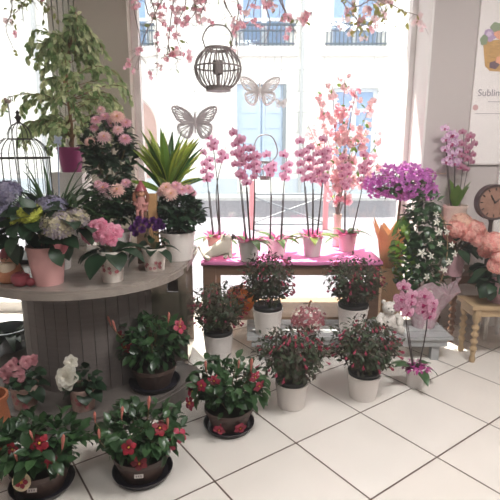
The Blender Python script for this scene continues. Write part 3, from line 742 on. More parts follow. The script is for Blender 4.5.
fuchsia(268, 336, ZB, 'fuchsia on the left end of the plank bench under the orchids', 22, .145, .178, .1, .17, m_pot_white)
fuchsia(354, 332, ZB, 'bushy fuchsia on the plank bench beside the white bear', 23, .17, .165, .105, .16, m_pot_white)
fuchsia(292, 410, 0, 'fuchsia in white pot on the tiles directly before the flower-filled apple', 24, .165, .142, .09, .14, m_pot_white)
fuchsia(365, 401, 0, 'fuchsia in white pot on the tiles beside the small floor orchid', 25, .16, .148, .092, .14, m_pot_white)

# ---------------------------------------------------------------- orchids
m_pinkwrap = M('pink_wrap', '#ea8fba', '#e26aa4', rough=.4, trans=.4, isl=True)
def orchid(px, py, z, label, seed, spikes, mats, rt=.07, ph=.15, potm=m_pot_grey, wrap=True, leaves=5, fr=.036, group=None, leafm=m_leaf_orchid, leafL=.2, name='orchid', lw=.06, stand_leaf=False):
    """spikes: list of (base dx px, top px, top py, number of flowers, bend px, flower hang) in pixels of the photograph at the plant's distance"""
    R = random.Random(seed); p = P(px, py, z=z); Y = p.y + rt * .7
    t = thing(name, label, 'plant', (p.x, Y, z), 0, group)
    h0 = pot(t, rt * .78, rt, ph, potm, .006, .022)
    for k in range(leaves):
        a = (k * 2.4 + R.uniform(-.3, .3)) if not stand_leaf else R.uniform(0, 6)
        el = R.uniform(.35, .8) if not stand_leaf else R.uniform(1.1, 1.4)
        d = (cos(a) * cos(el), sin(a) * cos(el) * .8, sin(el)); MB().leaf((.012 * cos(a), .012 * sin(a), h0 - .005), d, (0, 0, 1) if not stand_leaf else (cos(a) * -1, -sin(a), .3), leafL * R.uniform(.8, 1.1), lw, R.uniform(.9, 1.5) if not stand_leaf else .3, .12, 7, 0, None, .5, .1).build('leaf', leafm, t)
    if wrap:
        b = MB()
        for k in range(26):
            a = R.uniform(0, 2 * pi); d = Vector((cos(a), sin(a), R.uniform(.6, 2.2))); b.leaf((rt * .6 * cos(a), rt * .6 * sin(a), h0 - .01), d, (-cos(a), -sin(a), .4), R.uniform(.045, .09), .036, .4, .2, 3, 0, None, .5, .5)
        b.build('pink_wrap', m_pinkwrap, t)
    flw = Stamp('flower', f_orchid(fr), mats)
    for (bx, tx, ty, nf, bend, cl) in spikes:
        T = P(tx, ty, y=Y + R.uniform(-.02, .02)) - Vector((p.x, Y, z)); B = Vector((bx * Y / F, R.uniform(-.01, .01), h0 - .01))
        hgt = T.z - B.z; mid = B.lerp(T, .55) + Vector((bend * Y / F, 0, 0)); pts = ctrl([B, mid, T], 10)
        st = MB().tube(pts, [.0044 - .002 * j / (len(pts) - 1) for j in range(len(pts))], 6).build('flower_spike', m_spike, t)
        MB().tube([B + Vector((.006, .004, 0)), B.lerp(T, .55) + Vector((bend * Y / F * .8 + .006, .004, 0))], .003, 5).build('support_stick', m_spike, t)
        for j in range(nf):
            f = 1 - cl * j / max(1, nf - 1); q = pts[min(len(pts) - 1, int(f * (len(pts) - 1)))]
            s = 1 if j % 2 else -1; off = Vector((s * fr * R.uniform(.35, .8), -fr * R.uniform(.3, .7), R.uniform(-.3, .3) * fr))
            if j == nf - 1 and nf > 3: off.x *= .3
            flw.put(st, q + off, (s * .45 + R.uniform(-.3, .3), -1, R.uniform(-.15, .25)), R.uniform(-.25, .25), R.uniform(.85, 1.1))
        for j in range(3):
            q = pts[-1] + Vector((.008 * (j - 1), 0, .014 * j)); MB().ball(q, .006 - .001 * j, 6, 0, (.8, .8, 1.2)).build('bud', m_dusty, st)
    return t
OG = 'orchids along the pink covered table'
orchid(216, 256, ZT + .008, 'pale pink two-stemmed orchid in pinkish pot behind the white dog', 31, [(-3, 206, 152, 7, -1, .35), (3, 212, 137, 4, 2, .1), (4, 224, 152, 3, -6, .1)], [m_orchid_pale, m_lip], .068, .14, m_pot_pink, True, 5, .033, OG)
orchid(249, 262, ZT + .008, 'tallest spotted pink orchid, in pale pot at the front of pink cloth', 32, [(-3, 237, 134, 9, -1, .4), (1, 243, 140, 8, 0, .42), (4, 254, 150, 7, 1, .3)], [m_orchid_p, m_lip], .077, .15, m_pot_grey, True, 6, .034, OG)
orchid(277, 256, ZT + .008, 'pink orchid in the widest white pot, third from left on pink cloth', 33, [(-7, 270, 155, 5, 1, .25), (4, 287, 155, 6, -1, .3)], [m_orchid_pale, m_lip], .078, .12, m_pot_white, True, 6, .033, OG)
orchid(313, 257, ZT + .008, 'deep pink spotted orchid in pale pot beside a yellowing leaf', 34, [(-4, 303, 142, 8, -1, .4), (0, 313, 147, 8, 0, .4), (4, 325, 140, 9, 1, .45)], [m_orchid_p, m_lip], .074, .15, m_pot_grey, True, 6, .034, OG, M('yellow_green_leaf', '#9aa94f', '#6d8f47', rough=.3, trans=.4, isl=True))
orchid(348, 252, ZT + .008, 'pink orchid in pale pot at the right end of pink cloth', 35, [(-3, 345, 158, 8, 0, .4), (4, 366, 155, 8, 2, .4)], [m_orchid_p, m_lip], .072, .14, m_pot_rose, True, 5, .034, OG)
orchid(457, 228, po.z, 'white and purple orchid in cream pot by the pillar and poster', 36, [(-4, 447, 128, 7, -2, .42), (-1, 455, 134, 7, 0, .42)], [m_orchid_w, m_lip], .085, .16, M('cream_pink_pot', '#dcc3b6', rough=.5), False, 4, .034, None, m_leaf_bright, .2, 'orchid', .085, True)
# its maroon spike
tt = bpy.context.scene.objects['orchid.005']
p0 = tt.location; fm = Stamp('flower', f_orchid(.03), [m_orchid_dark, m_lip]); R = random.Random(4)
for (bx, tx, ty) in ((.02, 464, 132), (.03, 472, 136)):
    T = P(tx, ty, y=p0.y - .02) - p0; pts = ctrl([(bx, 0, .14), Vector((bx, 0, .14)).lerp(T, .5) + Vector((.01, 0, 0)), T], 10)
    st = MB().tube(pts, .0028, 6).build('flower_spike', m_spike, tt)
    for j in range(7):
        q = pts[int((1 - .4 * j / 6) * 20)]; s = 1 if j % 2 else -1; fm.put(st, q + Vector((s * .018, -.016, 0)), (s * .4, -1, .1), 0, R.uniform(.8, 1.05))
orchid(417, 389, 0, 'small floor orchid with two pink flower stems and magenta moss at the bench end', 37, [(-3, 406, 286, 6, -3, .26), (2, 428, 294, 6, 3, .26)], [m_orchid_p, m_lip], .06, .125, m_pot_grey, False, 5, .043, None, M('deep_orchid_leaf', '#4a6b40', '#3b5a3a', rough=.3, trans=.25, isl=True), .15)
tt = bpy.context.scene.objects['orchid.006']; b = MB(); R = random.Random(9)
for k in range(110):
    a = R.uniform(0, 6.28); r = .064 * sqrt(R.random()); b.leaf((r * cos(a), r * sin(a), .115 + R.uniform(0, .02)), (cos(a), sin(a), R.uniform(-.1, 1)), (0, 0, 1), .035, .014, 1.2, .1, 2)
b.build('magenta_moss', M('magenta_moss', '#b03a86', '#8c2a6c', rough=.8, isl=True), tt)

# ------------------------------------------------------------------ plants on the counter
def place(px, py, z, r): 
    p = P(px, py, z=z); return Vector((p.x, p.y + r, z))
m_floral = None
def floral_print(par, r, z, R, n=9, m=None, amin=-130, amax=-50, dz=.05):
    """small printed flowers on the pot wall"""
    for k in range(n):
        a = radians(R.uniform(amin, amax)); b = MB()
        for j in range(5): petal(b, 2 * pi * j / 5, .001, .008, .007, 0, 0, 0, 0, .6, 0, 2, .5)
        o = b.build('printed_flower', m or M('print_rose_red', '#b5626a', rough=.7), par); rr = r
        o.location = (rr * cos(a), rr * sin(a), z + R.uniform(-dz, dz)); o.rotation_mode = 'QUATERNION'
        o.rotation_quaternion = Vector((cos(a), sin(a), -.05)).to_track_quat('Z', 'Y'); o.scale = (1.1,) * 3
def flowerpot(name, label, loc, rb, rt, ph, potm, seed, group=None, cat='plant'):
    t = thing(name, label, cat, loc, 0, group); h0 = pot(t, rb, rt, ph, potm, .005, .015); return t, h0, random.Random(seed)
def px_local(t, px, py, dy=0.0):
    l = t.location; return P(px, py, y=l.y + dy) - l

# hydrangea with lavender and lime heads
t, h0, R = flowerpot('hydrangea', 'hydrangea with lavender and lime heads in a pink pot at counter front left', place(43, 287, ZC, .07), .068, .092, .19, m_pot_pink, 41)
b = MB(); bush(b, R, (0, 0, h0 + .1), (.2, .17, .12), 85, .13, .085, 0, .1, .12, .9, .35, 5); b.build('foliage', m_leaf_dark, t)
stemset(t, R, h0, (0, 0, h0 + .12), (.18, .15, .1), 9, .004)
HB = {k: Stamp('flower_head', f_ball(.07, 150, .017, sd), m) for k, sd, m in (('lilac', 1, m_lilac), ('cream', 2, m_creamlilac), ('lime', 3, m_lime), ('salmon', 4, m_salmon), ('peach', 5, m_peach))}
for px, py, dy, k, s in ((5, 193, .02, 'lilac', 1.05), (4, 214, -.04, 'lilac', .8), (30, 214, -.1, 'lime', .78), (14, 217, -.05, 'lime', .62), (51, 208, -.02, 'lilac', 1.05), (58, 225, -.12, 'cream', 1.08), (75, 218, -.02, 'cream', .85), (27, 206, .06, 'lilac', .75)):
    q = px_local(t, px, py, dy); HB[k].put(t, q, (q.x * 1.5, -.5, 1), R.uniform(0, 6), s)
b = MB(); b.leaf((0, 0, 0), (.2, -.5, .6), (0, -1, .3), .07, .05, .3, .2, 4).leaf((0, 0, 0), (.7, -.4, .5), (0, -1, .3), .06, .045, .3, .2, 4)
o = b.build('bow', M('pink_bow', '#d98792', rough=.5), t); o.location = px_local(t, 60, 252, -.09)

# pink rosette plant in a floral pot
def rosette_plant(name, label, loc, rb, rt, ph, potm, seed, leafpts, flowers, key, group=None, sc=1, small=0, printm=None):
    t, h0, R = flowerpot(name, label, loc, rb, rt, ph, potm, seed, group)
    pt = [c for c in t.children if c.name.startswith('pot')][0]; floral_print(pt, (rb + rt) / 2 + .0045, ph * .42, R, 9, printm, dz=ph * .25)
    for (a, el, L, W) in leafpts:
        a = radians(a); MB().leaf((.01 * cos(a), .01 * sin(a), h0 - .005), (cos(a) * cos(el), sin(a) * cos(el), sin(el)), (0, 0, 1), L, W, 1.5, .12, 7, 0, None, .55, .1).build('leaf', m_leaf_dark, t)
    if small:
        b = MB(); bush(b, R, (0, 0, h0 + .05), (rt * 1.25, rt * 1.2, .05), small, .05, .04, 0, .2, .1, .6, .3, 3); b.build('foliage', m_leaf_dark, t)
    for (px, py, dy, s) in flowers:
        q = px_local(t, px, py, dy); S[key].put(t, q, (q.x * 2 + R.uniform(-.3, .3), -.9 if key != 'rosewhite' else -1.2, .5), R.uniform(0, 6), s * (1.35 if key in ('rosepink', 'violet') else 1.1))
        MB().tube(ctrl([(0, 0, h0 - .01), (q.x * .4, q.y * .4, (h0 + q.z) / 2), q - Vector((0, -.006, .008))], 5), .0014, 5).build('stem', m_stem, t)
    return t
FP = M('cream_floral_pot', '#e9dfd6', rough=.5)
rosette_plant('rosette_plant', 'bright pink rosette flowers over large dark leaves in cream floral pot on counter', place(110, 283, ZC, .05), .05, .066, .155, FP, 51,
              [(-60, .5, .17, .1), (-110, .35, .2, .11), (-150, .6, .16, .09), (-20, .7, .2, .08), (20, .8, .2, .09), (70, .9, .18, .09), (120, .8, .16, .1), (180, .55, .18, .09)],
              [(86, 232, -.02, .9), (94, 227, 0, 1), (101, 229, -.03, 1.05), (108, 231, -.02, 1.1), (115, 232, -.02, 1.05), (106, 237, -.05, 1), (97, 235, -.04, .9), (112, 241, -.05, .75), (89, 238, -.03, .8), (101, 224, .01, .8)], 'rosepink')
S['violet'] = Stamp('flower', f_rose(.019, 7), m_violet)
rosette_plant('violet_flower_plant', 'purple flowered plant with broad leaves in cream floral pot on counter', place(153, 272, ZC, .052), .052, .066, .125, FP, 52,
              [(-150, .35, .17, .06), (-40, .5, .15, .06), (-90, .75, .1, .06), (160, .5, .18, .07), (20, .7, .15, .06), (90, .9, .15, .07)],
              [(133, 229, 0, 1), (138, 224, 0, 1.1), (142, 230, -.02, 1), (136, 234, -.01, .9), (145, 222, .02, 1), (153, 221, .01, 1), (159, 223, -.01, 1.1), (162, 227, 0, 1), (156, 228, -.03, 1), (139, 219, .02, .8), (149, 226, 0, .8)], 'violet', None, 1, 14)
# two small plants on the plinth
FP2 = M('rose_print_pot', '#c4aca0', '#a17f76', rough=.6, noise=.6, nscale=(60, 60, 60))
rosette_plant('rosette_plant', 'dusty pink rosette plant in floral pot on the counter plinth', place(21, 411, .1, .055), .055, .068, .115, FP2, 53,
              [(-20, .3, .13, .08), (30, .6, .13, .09), (-60, .35, .1, .08), (200, .4, .13, .08), (120, .7, .1, .08)],
              [(4, 372, -.03, 1), (11, 367, -.03, 1.1), (18, 372, -.04, 1.1), (8, 378, -.05, 1), (26, 362, -.02, 1.1), (33, 360, -.01, 1), (21, 378, -.05, .8), (14, 362, 0, .8)], 'rosedusty', None, 1, 40)
rosette_plant('rosette_plant', 'white rosette flowered plant in floral pot on the counter plinth', place(80, 413, .1, .055), .053, .066, .115, FP2, 54,
              [(-20, .4, .12, .08), (30, .6, .13, .09), (-60, .35, .1, .08), (200, .4, .1, .08), (120, .7, .1, .08), (0, .8, .12, .08)],
              [(67, 378, -.07, 1.15), (71, 362, 0, .66)], 'rosewhite', None, 1, 40)

# chrysanthemums
def mum(label, loc, rb, rt, ph, potm, seed, cz, rad, fl, group='pink chrysanthemums at the back of the counter'):
    t, h0, R = flowerpot('chrysanthemum', label, loc, rb, rt, ph, potm, seed, group)
    b = MB(); bush(b, R, (0, 0, cz), rad, 520, .06, .034, 0, .35, .15, .7, .3, 3, None, .5); b.build('foliage', m_leaf_dark, t)
    stemset(t, R, h0, (0, 0, cz), rad, 8, .003)
    for (px, py, dy, s, k) in fl:
        q = px_local(t, px, py, dy); S[k].put(t, q, (q.x * 1.5, -.75 if py > 105 else -.45, .75), R.uniform(0, 6), s)
    return t
p = P(110, 180, y=2.98); ph_ = .12
mum('tallest pink chrysanthemum, raised on the riser before the grey pillar', Vector((p.x, 3.0, ZR)), .07, .09, ph_, m_pot_white, 61, .36, (.165, .15, .23),
    [(96, 120, -.1, .85, 'mum3'), (105, 117, -.08, .9, 'mum3'), (117, 117, -.1, 1.15, 'mum2'), (126, 123, -.06, .9, 'mum3'), (118, 130, -.14, .85, 'mum'), (125, 139, -.14, .95, 'mum3'), (104, 137, -.15, 1.1, 'mum'), (90, 142, -.1, .95, 'mum2'), (111, 124, -.08, .8, 'mum3'), (94, 128, -.08, .7, 'mum3'), (101, 110, -.02, .7, 'mum')])
p = P(112, 262, z=ZC)
mum('lower pink chrysanthemum between the riser and the small floral pots', Vector((P(114, 230, y=2.72).x, 2.72, ZC)), .075, .1, .17, m_pot_white, 62, .32, (.155, .13, .15),
    [(103, 188, -.08, 1, 'mum3'), (117, 190, -.1, 1.1, 'mum2'), (126, 183, -.02, .75, 'mum3'), (109, 193, -.1, .8, 'mum'), (98, 184, -.02, .7, 'mum3')])
mum('pink chrysanthemum in large white pot at the right end of counter', Vector((P(178, 250, y=2.74).x, 2.74, ZC)), .085, .105, .165, m_pot_white, 63, .27, (.15, .13, .12),
    [(166, 188, -.06, 1, 'mum2'), (176, 186, -.05, .85, 'mum3'), (171, 194, -.1, 1, 'mum2'), (182, 190, -.08, .8, 'mum3'), (188, 189, -.02, .8, 'mum3'), (161, 192, -.02, .75, 'mum'), (193, 193, 0, .6, 'mum3')])

m_leaf_lime = M('lime_leaf', '#c3cf5e', '#97b34a', rough=.35, trans=.45, isl=True)
# variegated upright plant
p = P(166, 192, y=3.02)
t, h0, R = flowerpot('variegated_plant', 'upright plant with yellow-edged green sword leaves behind the chrysanthemums', Vector((p.x + .01, 3.04, ZR)), .06, .075, .11, m_pot_white, 71)
for k in range(54):
    a = R.uniform(0, 2 * pi); el = R.uniform(1.0, 1.52) if k > 8 else R.uniform(.35, .7); d = Vector((cos(a) * cos(el), sin(a) * cos(el) * .7, sin(el)))
    MB().leaf((.025 * cos(a), .025 * sin(a), h0 + R.uniform(-.005, .08)), d, Vector((-cos(a) * .6, -sin(a) * .6 - .5, .7)), R.uniform(.27, .4) * (1 if k > 8 else .75), R.uniform(.05, .068), R.uniform(.1, .45), .2, 8, 0, 1 if k % 2 else None, .45).build('leaf', [(m_leaf_mid, m_leaf_lime, m_leaf_bright)[k % 3], m_leaf_yellow], t)
MB().tube([(0, 0, h0 - .01), (0, 0, h0 + .09)], .012, 8).build('stem', m_bark, t)

# grassy plant
p = P(54, 262, z=ZC)
t, h0, R = flowerpot('grassy_plant', 'grassy plant with arching narrow green leaves behind the lavender hydrangea', Vector((P(54, 230, y=2.5).x, 2.5, ZC)), .07, .09, .18, m_pot_grey, 72)
b = MB()
for k in range(170):
    a = R.uniform(0, 2 * pi); el = R.uniform(.95, 1.5); d = Vector((cos(a) * cos(el), sin(a) * cos(el), sin(el)))
    b.leaf((.04 * cos(a) * R.random(), .04 * sin(a), h0 - .005), d, (0, 0, 1), R.uniform(.36, .56), .017, R.uniform(.7, 2.0), .2, 8, 0, None, .3)
b.build('foliage', m_leaf_grass, t)
gp = t
# decorative picks in the grassy plant
def pick(px0, py0, px1, label, m, seed, kind):
    y = 2.49; top = P(px0, py0, y=y); base = Vector((P(px1, 240, y=y).x, y, ZC + .165))
    t = thing('plant_pick', label, 'plant pick', base); MB().tube([(0, 0, 0), top - base], .0035, 6).build('stick', m, t)
    q = top - base
    if kind: # seed head like bird
        MB().ball(q + Vector((0, 0, .012)), .014, 10, 0, (1.2, .8, .8)).ball(q + Vector((-.012, 0, .024)), .008, 8).lathe([(.005, 0), (.001, .02)], 6, tuple(q + Vector((.016, 0, .012)))).build('bird', M('pick_brown', '#8f7f74', rough=.7), t)
    else:
        b = MB()
        for j in range(4): b.leaf(tuple(q), (cos(pi / 2 * j + .6), -.2, sin(pi / 2 * j + .6)), (0, -1, 0), .03, .022, .2, .1, 3)
        b.build('butterfly', M('pick_blue', '#a8b2c4', rough=.6, trans=.3), t)
pick(8, 104, 26, 'slim grey stick ornament with a small bird leaning before the birdcage', M('pick_grey', '#7d7f80', rough=.6), 1, True)
pick(58, 140, 60, 'pale blue stick ornament with a butterfly between birdcage and ficus', M('pick_pale_blue', '#9aa3bb', rough=.6), 2, False)

# ficus
t, h0, R = flowerpot('ficus', 'tall ficus tree with pale variegated leaves and brown trunk in purple pot', Vector((pf.x, 3.22, pf.z)), .062, .088, .165, m_pot_purple, 73)
top = px_local(t, 77, 16); tr = ctrl([(.01, 0, h0 - .02), (.02, 0, h0 + .15), (.015, 0, h0 + .5), top], 10)
MB().tube(tr, [.016 - .011 * j / 30 for j in range(len(tr))], 8).build('trunk', m_bark, t)
MB().tube([p_ + Vector((.013 * cos(j * .9), .013 * sin(j * .9), 0)) for j, p_ in enumerate(tr[:26])], .008, 6).build('trunk', m_bark, t)
b = MB(); lv = MB()
for k in range(95):
    j = R.randint(7, 30); q = tr[j]; a = R.uniform(0, 2 * pi); ln = R.uniform(.12, .4) * (1.1 - abs(j - 16) / (24 if j < 16 else 15)); 
    e = q + Vector((cos(a) * ln, sin(a) * ln * (.45 if sin(a) > 0 else .75), R.uniform(-.02, .1) - (.1 if j > 24 else 0))); tip = e + Vector((cos(a) * .05, sin(a) * .03, -.08)); br = ctrl([q, q.lerp(e, .6) + Vector((0, 0, .03)), e, tip], 5)
    b.tube(br, .0022, 4)
    for i_ in range(3, len(br)):
        for s in (-1, 1):
            d = (br[i_] - br[i_ - 1]).normalized() + rv(R) * .8 + Vector((0, 0, -.3)); lv.leaf(br[i_], d, (rv(R) * .8 + Vector((0, -.3, .8))), R.uniform(.04, .06), .028, .7, .15, 3)
b.build('branches', m_bark, t); lv.build('foliage', m_leaf_ficus, t)
b = MB(); q0 = px_local(t, 50, 128, -.05)
for k in range(9):
    e = Vector((q0.x + R.uniform(-.1, .1), q0.y + R.uniform(-.06, .05), q0.z + R.uniform(-.07, .06))); br = ctrl([tr[6], tr[6].lerp(e, .6) + Vector((0, 0, .06)), e], 6); b.tube(br, .002, 4)
    lb = MB()
    for i_ in range(5, len(br)):
        for s in range(3): lb.leaf(br[i_], rv(R) * .7 + Vector((-.2, 0, -.6)), (rv(R) * .5 + Vector((0, -.3, .8))), R.uniform(.035, .052), .024, .7, .15, 3)
    lb.build('leafy_twig', m_leaf_ficus, t)
b.build('branches', m_bark, t)

# birdcage
pc_ = P(21, 165, y=2.72); rcg = .148
t = thing('birdcage', 'dark wire birdcage with domed top and finial at the left window', 'birdcage', (pc_.x, 2.74, ZC))
zt = P(20, 158, y=2.72).z - ZC; zn = P(20, 138, y=2.72).z - ZC; zd = P(20, 127, y=2.72).z - ZC
def dome(s):
    a = s * pi / 2; return rcg * cos(a) , zt + (zn + .02 - zt) * sin(a)
for k in range(20):
    a = 2 * pi * k / 20; pts = [(rcg, .02)] + [(rcg, zt * .5)] + [dome(j / 8) for j in range(6)]
    MB().tube([(r * cos(a), r * sin(a), z) for r, z in pts], .0022, 5).build('wire', m_black_metal, t)
b = MB()
for (r, z, w_) in ((rcg, .02, .005), (rcg, zt, .005), (rcg, zt * .5, .003), (.066, zn - .006, .004)): b.tube([(r * cos(2 * pi * j / 32), r * sin(2 * pi * j / 32), z) for j in range(32)], w_, 6, 0, True)
b.build('rings', m_black_metal, t)
b = MB()
for k in range(14):
    a = 2 * pi * k / 14; b.tube([(.066 * cos(a) * cos(s), .066 * sin(a) * cos(s), zn - .006 + (zd - zn + .03) * sin(s)) for s in [pi / 2 * j / 6 for j in range(7)]], .002, 5)
b.build('cap_wires', m_black_metal, t)
zf = zd + .018
MB().lathe([(.004, zf), (.016, zf + .006), (.008, zf + .014), (.012, zf + .024), (.02, zf + .034), (.011, zf + .044), (.007, zf + .052), (.011, zf + .062), (.002, zf + .075)], 12).build('finial', m_black_metal, t)
MB().lathe([(.148, 0), (.152, .008), (.15, .02), (.14, .022)], 32).build('base', m_black_metal, t)

# figurines
g = place(6, 283, ZC, .06); g.x = P(6, 270, y=2.2).x; g.y = 2.24
t = thing('gnome_figurine', 'ceramic gnome figurine with pointed red hat at far left of counter', 'figurine', g)
MB().lathe([(.05, 0), (.062, .01), (.06, .05), (.045, .085), (.03, .1)], 20).build('body', M('gnome_orange', '#c88f6a', '#b0694a', rough=.5, noise=.5, nscale=(40, 40, 40)), t)
MB().ball((0, -.005, .118), .038, 16, 0, (1.05, 1, .9)).ball((0, -.043, .114), .009, 8).ball((.037, 0, .114), .009, 6).ball((-.037, 0, .114), .009, 6).build('head', m_skin, t)
for s in (-1, 1): MB().ball((s * .013, -.04, .125), .004, 6).build('eye', m_black_metal, t)
MB().lathe([(.03, .045), (.042, .075), (.036, .1), (.02, .108)], 14, (0, -.022, 0)).build('beard', M('beard_cream', '#e5d5bd', rough=.8), t)
b = MB().lathe([(.045, .128), (.043, .14), (.03, .165), (.016, .195), (.003, .225)], 18); b.build('hat', m_red_glaze, t)
t = thing('apple_ornament', 'dull red glazed apple ornament lying beside the pink hydrangea pot', 'ornament', place(18, 288, ZC, .035))
MB().lathe([(.012, 0), (.03, .006), (.044, .03), (.04, .055), (.024, .066), (.006, .058)], 24, (0, 0, 0), 0, 5, .05).build('body', m_red_glaze, t)
MB().tube(ctrl([(0, 0, .055), (.004, 0, .07), (.01, 0, .08)], 4), .003, 6).build('stem', m_bark, t)
MB().ball((.048, -.005, .02), .022, 12).build('berry', m_red_glaze, t)

wb = Vector((P(142, 230, y=2.62).x, 2.64, ZC)); zb_ = P(142, 212, y=2.62).z - ZC
t = thing('wooden_block', 'tall tan wooden block behind the purple flowers carrying a gnome', 'block', wb)
MB().box((-.03, -.03, 0), (.03, .03, zb_)).build('body', m_brown_wood, t, False); MB().box((.036, -.0, 0), (.085, .035, zb_ + .1)).build('tall_side', m_tan, t, False)
t = thing('gnome_figurine', 'girl gnome figurine in red hat sitting on the tan wooden block', 'figurine', wb + Vector((0, 0, zb_)))
MB().lathe([(.026, 0), (.036, .012), (.034, .05), (.02, .085)], 18).build('dress', M('doll_rose', '#b9807a', rough=.6), t)
MB().ball((0, 0, .105), .027, 14).ball((0, -.027, .102), .006, 6).build('head', m_skin, t)
for s in (-1, 1):
    MB().ball((s * .009, -.026, .108), .003, 6).build('eye', m_black_metal, t)
    MB().tube(ctrl([(s * .025, -.005, .115), (s * .038, -.01, .09), (s * .036, -.015, .06)], 5), .01, 8).build('braid', M('braid_brown', '#8c5a44', rough=.8), t)
    MB().tube(ctrl([(s * .024, 0, .07), (s * .036, -.015, .045), (s * .016, -.035, .04)], 5), .008, 8).build('arm', M('doll_rose', '#b9807a'), t)
    MB().tube(ctrl([(s * .012, -.03, .01), (s * .013, -.05, .004), (s * .013, -.052, -.03)], 5), .008, 8).build('leg', M('doll_rose', '#b9807a'), t)
MB().lathe([(.034, .118), (.03, .13), (.018, .15), (.004, .175)], 16).build('hat', m_red_glaze, t)

# under the counter at the left
bk = Vector((P(10, 350, y=2.85).x, 2.85, 0))
t = thing('galvanized_bucket', 'shiny galvanized bucket on the floor under the left end of counter', 'bucket', bk)
MB().lathe([(.1, 0), (.105, .004), (.112, .09), (.116, .095), (.113, .1), (.125, .22), (.13, .225), (.13, .235), (.123, .235), (.108, .02), (.002, .015)], 32).build('body', m_zinc, t)
MB().tube([(.128 * cos(a), -.01 - .08 * sin(a), .22 + -.05 * sin(a)) for a in [pi * j / 12 for j in range(13)]], .003, 6).build('handle', m_zinc, t)
t = thing('leafy_plant', 'dark leafy plant standing in the galvanized bucket under the counter', 'plant', bk + Vector((0, 0, .018))); R = random.Random(77)
MB().lathe([(.075, 0), (.09, .15), (.085, .155), (.08, .14), (.002, .135)], 24).build('pot', m_pot_black, t)
for k in range(17):
    a = R.uniform(0, 6.28) if k > 5 else R.uniform(-1.8, .2); el = R.uniform(.5, 1.2); MB().leaf((.02 * cos(a), .02 * sin(a), .12), (cos(a) * cos(el), sin(a) * cos(el), sin(el)), (0, 0, 1), R.uniform(.22, .34), .06, R.uniform(1.2, 2.0), .15, 8, 0, None, .5).build('leaf', m_leaf_dark, t)
t = thing('terracotta_vase', 'orange terracotta vase on the floor cut by the left edge', 'vase', (P(-9, 420, y=1.86).x, 1.86, 0))
MB().lathe([(.05, 0), (.07, .1), (.078, .2), (.068, .27), (.08, .29), (.08, .31), (.07, .31), (.05, .03), (.002, .02)], 28).build('body', M('terracotta', '#b06c48', '#955638', rough=.8, noise=.4, nscale=(30, 30, 30)), t)

# ------------------------------------------------------------------ right side plants
# bougainvillea standard in orange paper
bp_ = Vector((1.045, 3.38, .51))
t = thing('bougainvillea', 'magenta bougainvillea ball tree in a pot wrapped with orange paper', 'plant', bp_); R = random.Random(81)
h0 = pot(t, .055, .07, .12, M('terracotta_brown', '#8d5f48', rough=.7), .004, .015)
b = MB()
for k in range(9):
    a0 = 2 * pi * k / 9; a1 = 2 * pi * (k + 1) / 9
    i = len(b.v); rr = [.07 + .012 * (k % 2), .07 + .012 * ((k + 1) % 2)]; rt_ = [.115 + .05 * R.random(), .115 + .05 * R.random()]; zt_ = [.3 + .06 * R.random() for q in range(3)]; am = (a0 + a1) / 2
    b.v += [(rr[0] * cos(a0), rr[0] * sin(a0), .001), (rr[1] * cos(a1), rr[1] * sin(a1), .001), (.1 * cos(a0), .1 * sin(a0), .2), (.1 * cos(a1), .1 * sin(a1), .2),
            (.12 * cos(a0), .12 * sin(a0), .25), (.15 * cos(am), .15 * sin(am), zt_[1]), (.12 * cos(a1), .12 * sin(a1), .25)]
    b.face((i, i + 1, i + 3, i + 2)); b.face((i + 2, i + 3, i + 6, i + 4)); b.face((i + 4, i + 6, i + 5))
o = b.build('paper_wrap', M('orange_paper', '#f8ddb8', '#f0c594', rough=.7, trans=.62, noise=.4, nscale=(15, 15, 15)), t, False); sm = o.modifiers.new('thickness', 'SOLIDIFY'); sm.thickness = .0015
cq = px_local(t, 403, 184); MB().tube(ctrl([(0, 0, h0 - .01), (.03, 0, .25), (cq.x - .01, cq.y, cq.z - .06), (cq.x, cq.y, cq.z)], 8), [.011] * 10 + [.009] * 15, 8).build('trunk', m_bark, t)
b = MB()
for k in range(24):
    e = cq + Vector((rv(R).x * .24, rv(R).y * .18, R.uniform(-.06, .1))); b.tube(ctrl([cq - Vector((0, 0, .05)), cq.lerp(e, .5) + Vector((0, 0, .03)), e], 5), .002, 4)
b.build('twigs', m_bark, t)
b = MB(); bush(b, R, cq + Vector((0, 0, -.02)), (.22, .17, .09), 320, .045, .026, 0, .1, .1, .5, .1, 3); b.build('foliage', m_leaf_mid, t)
b = MB()
for k in range(560):
    v = rv(R); v.z = max(v.z, -.6); f = R.uniform(.72, 1.06); p = cq + Vector((v.x * .245 * f * (1 + .12 * sin(5 * v.x + 3 * v.z)), v.y * .19 * f, v.z * .14 * f + .01 * sin(9 * v.x)))
    dd = v + rv(R) * .5
    for j in range(3):
        u = dd.orthogonal().normalized(); q = Quaternion(dd.normalized(), 2.09 * j) @ u; b.leaf(p, q * .8 + dd.normalized() * .5, dd, .026, .024, -.3, .1, 3, 0, None, .5, .1)
b.build('bracts', m_magenta, t)

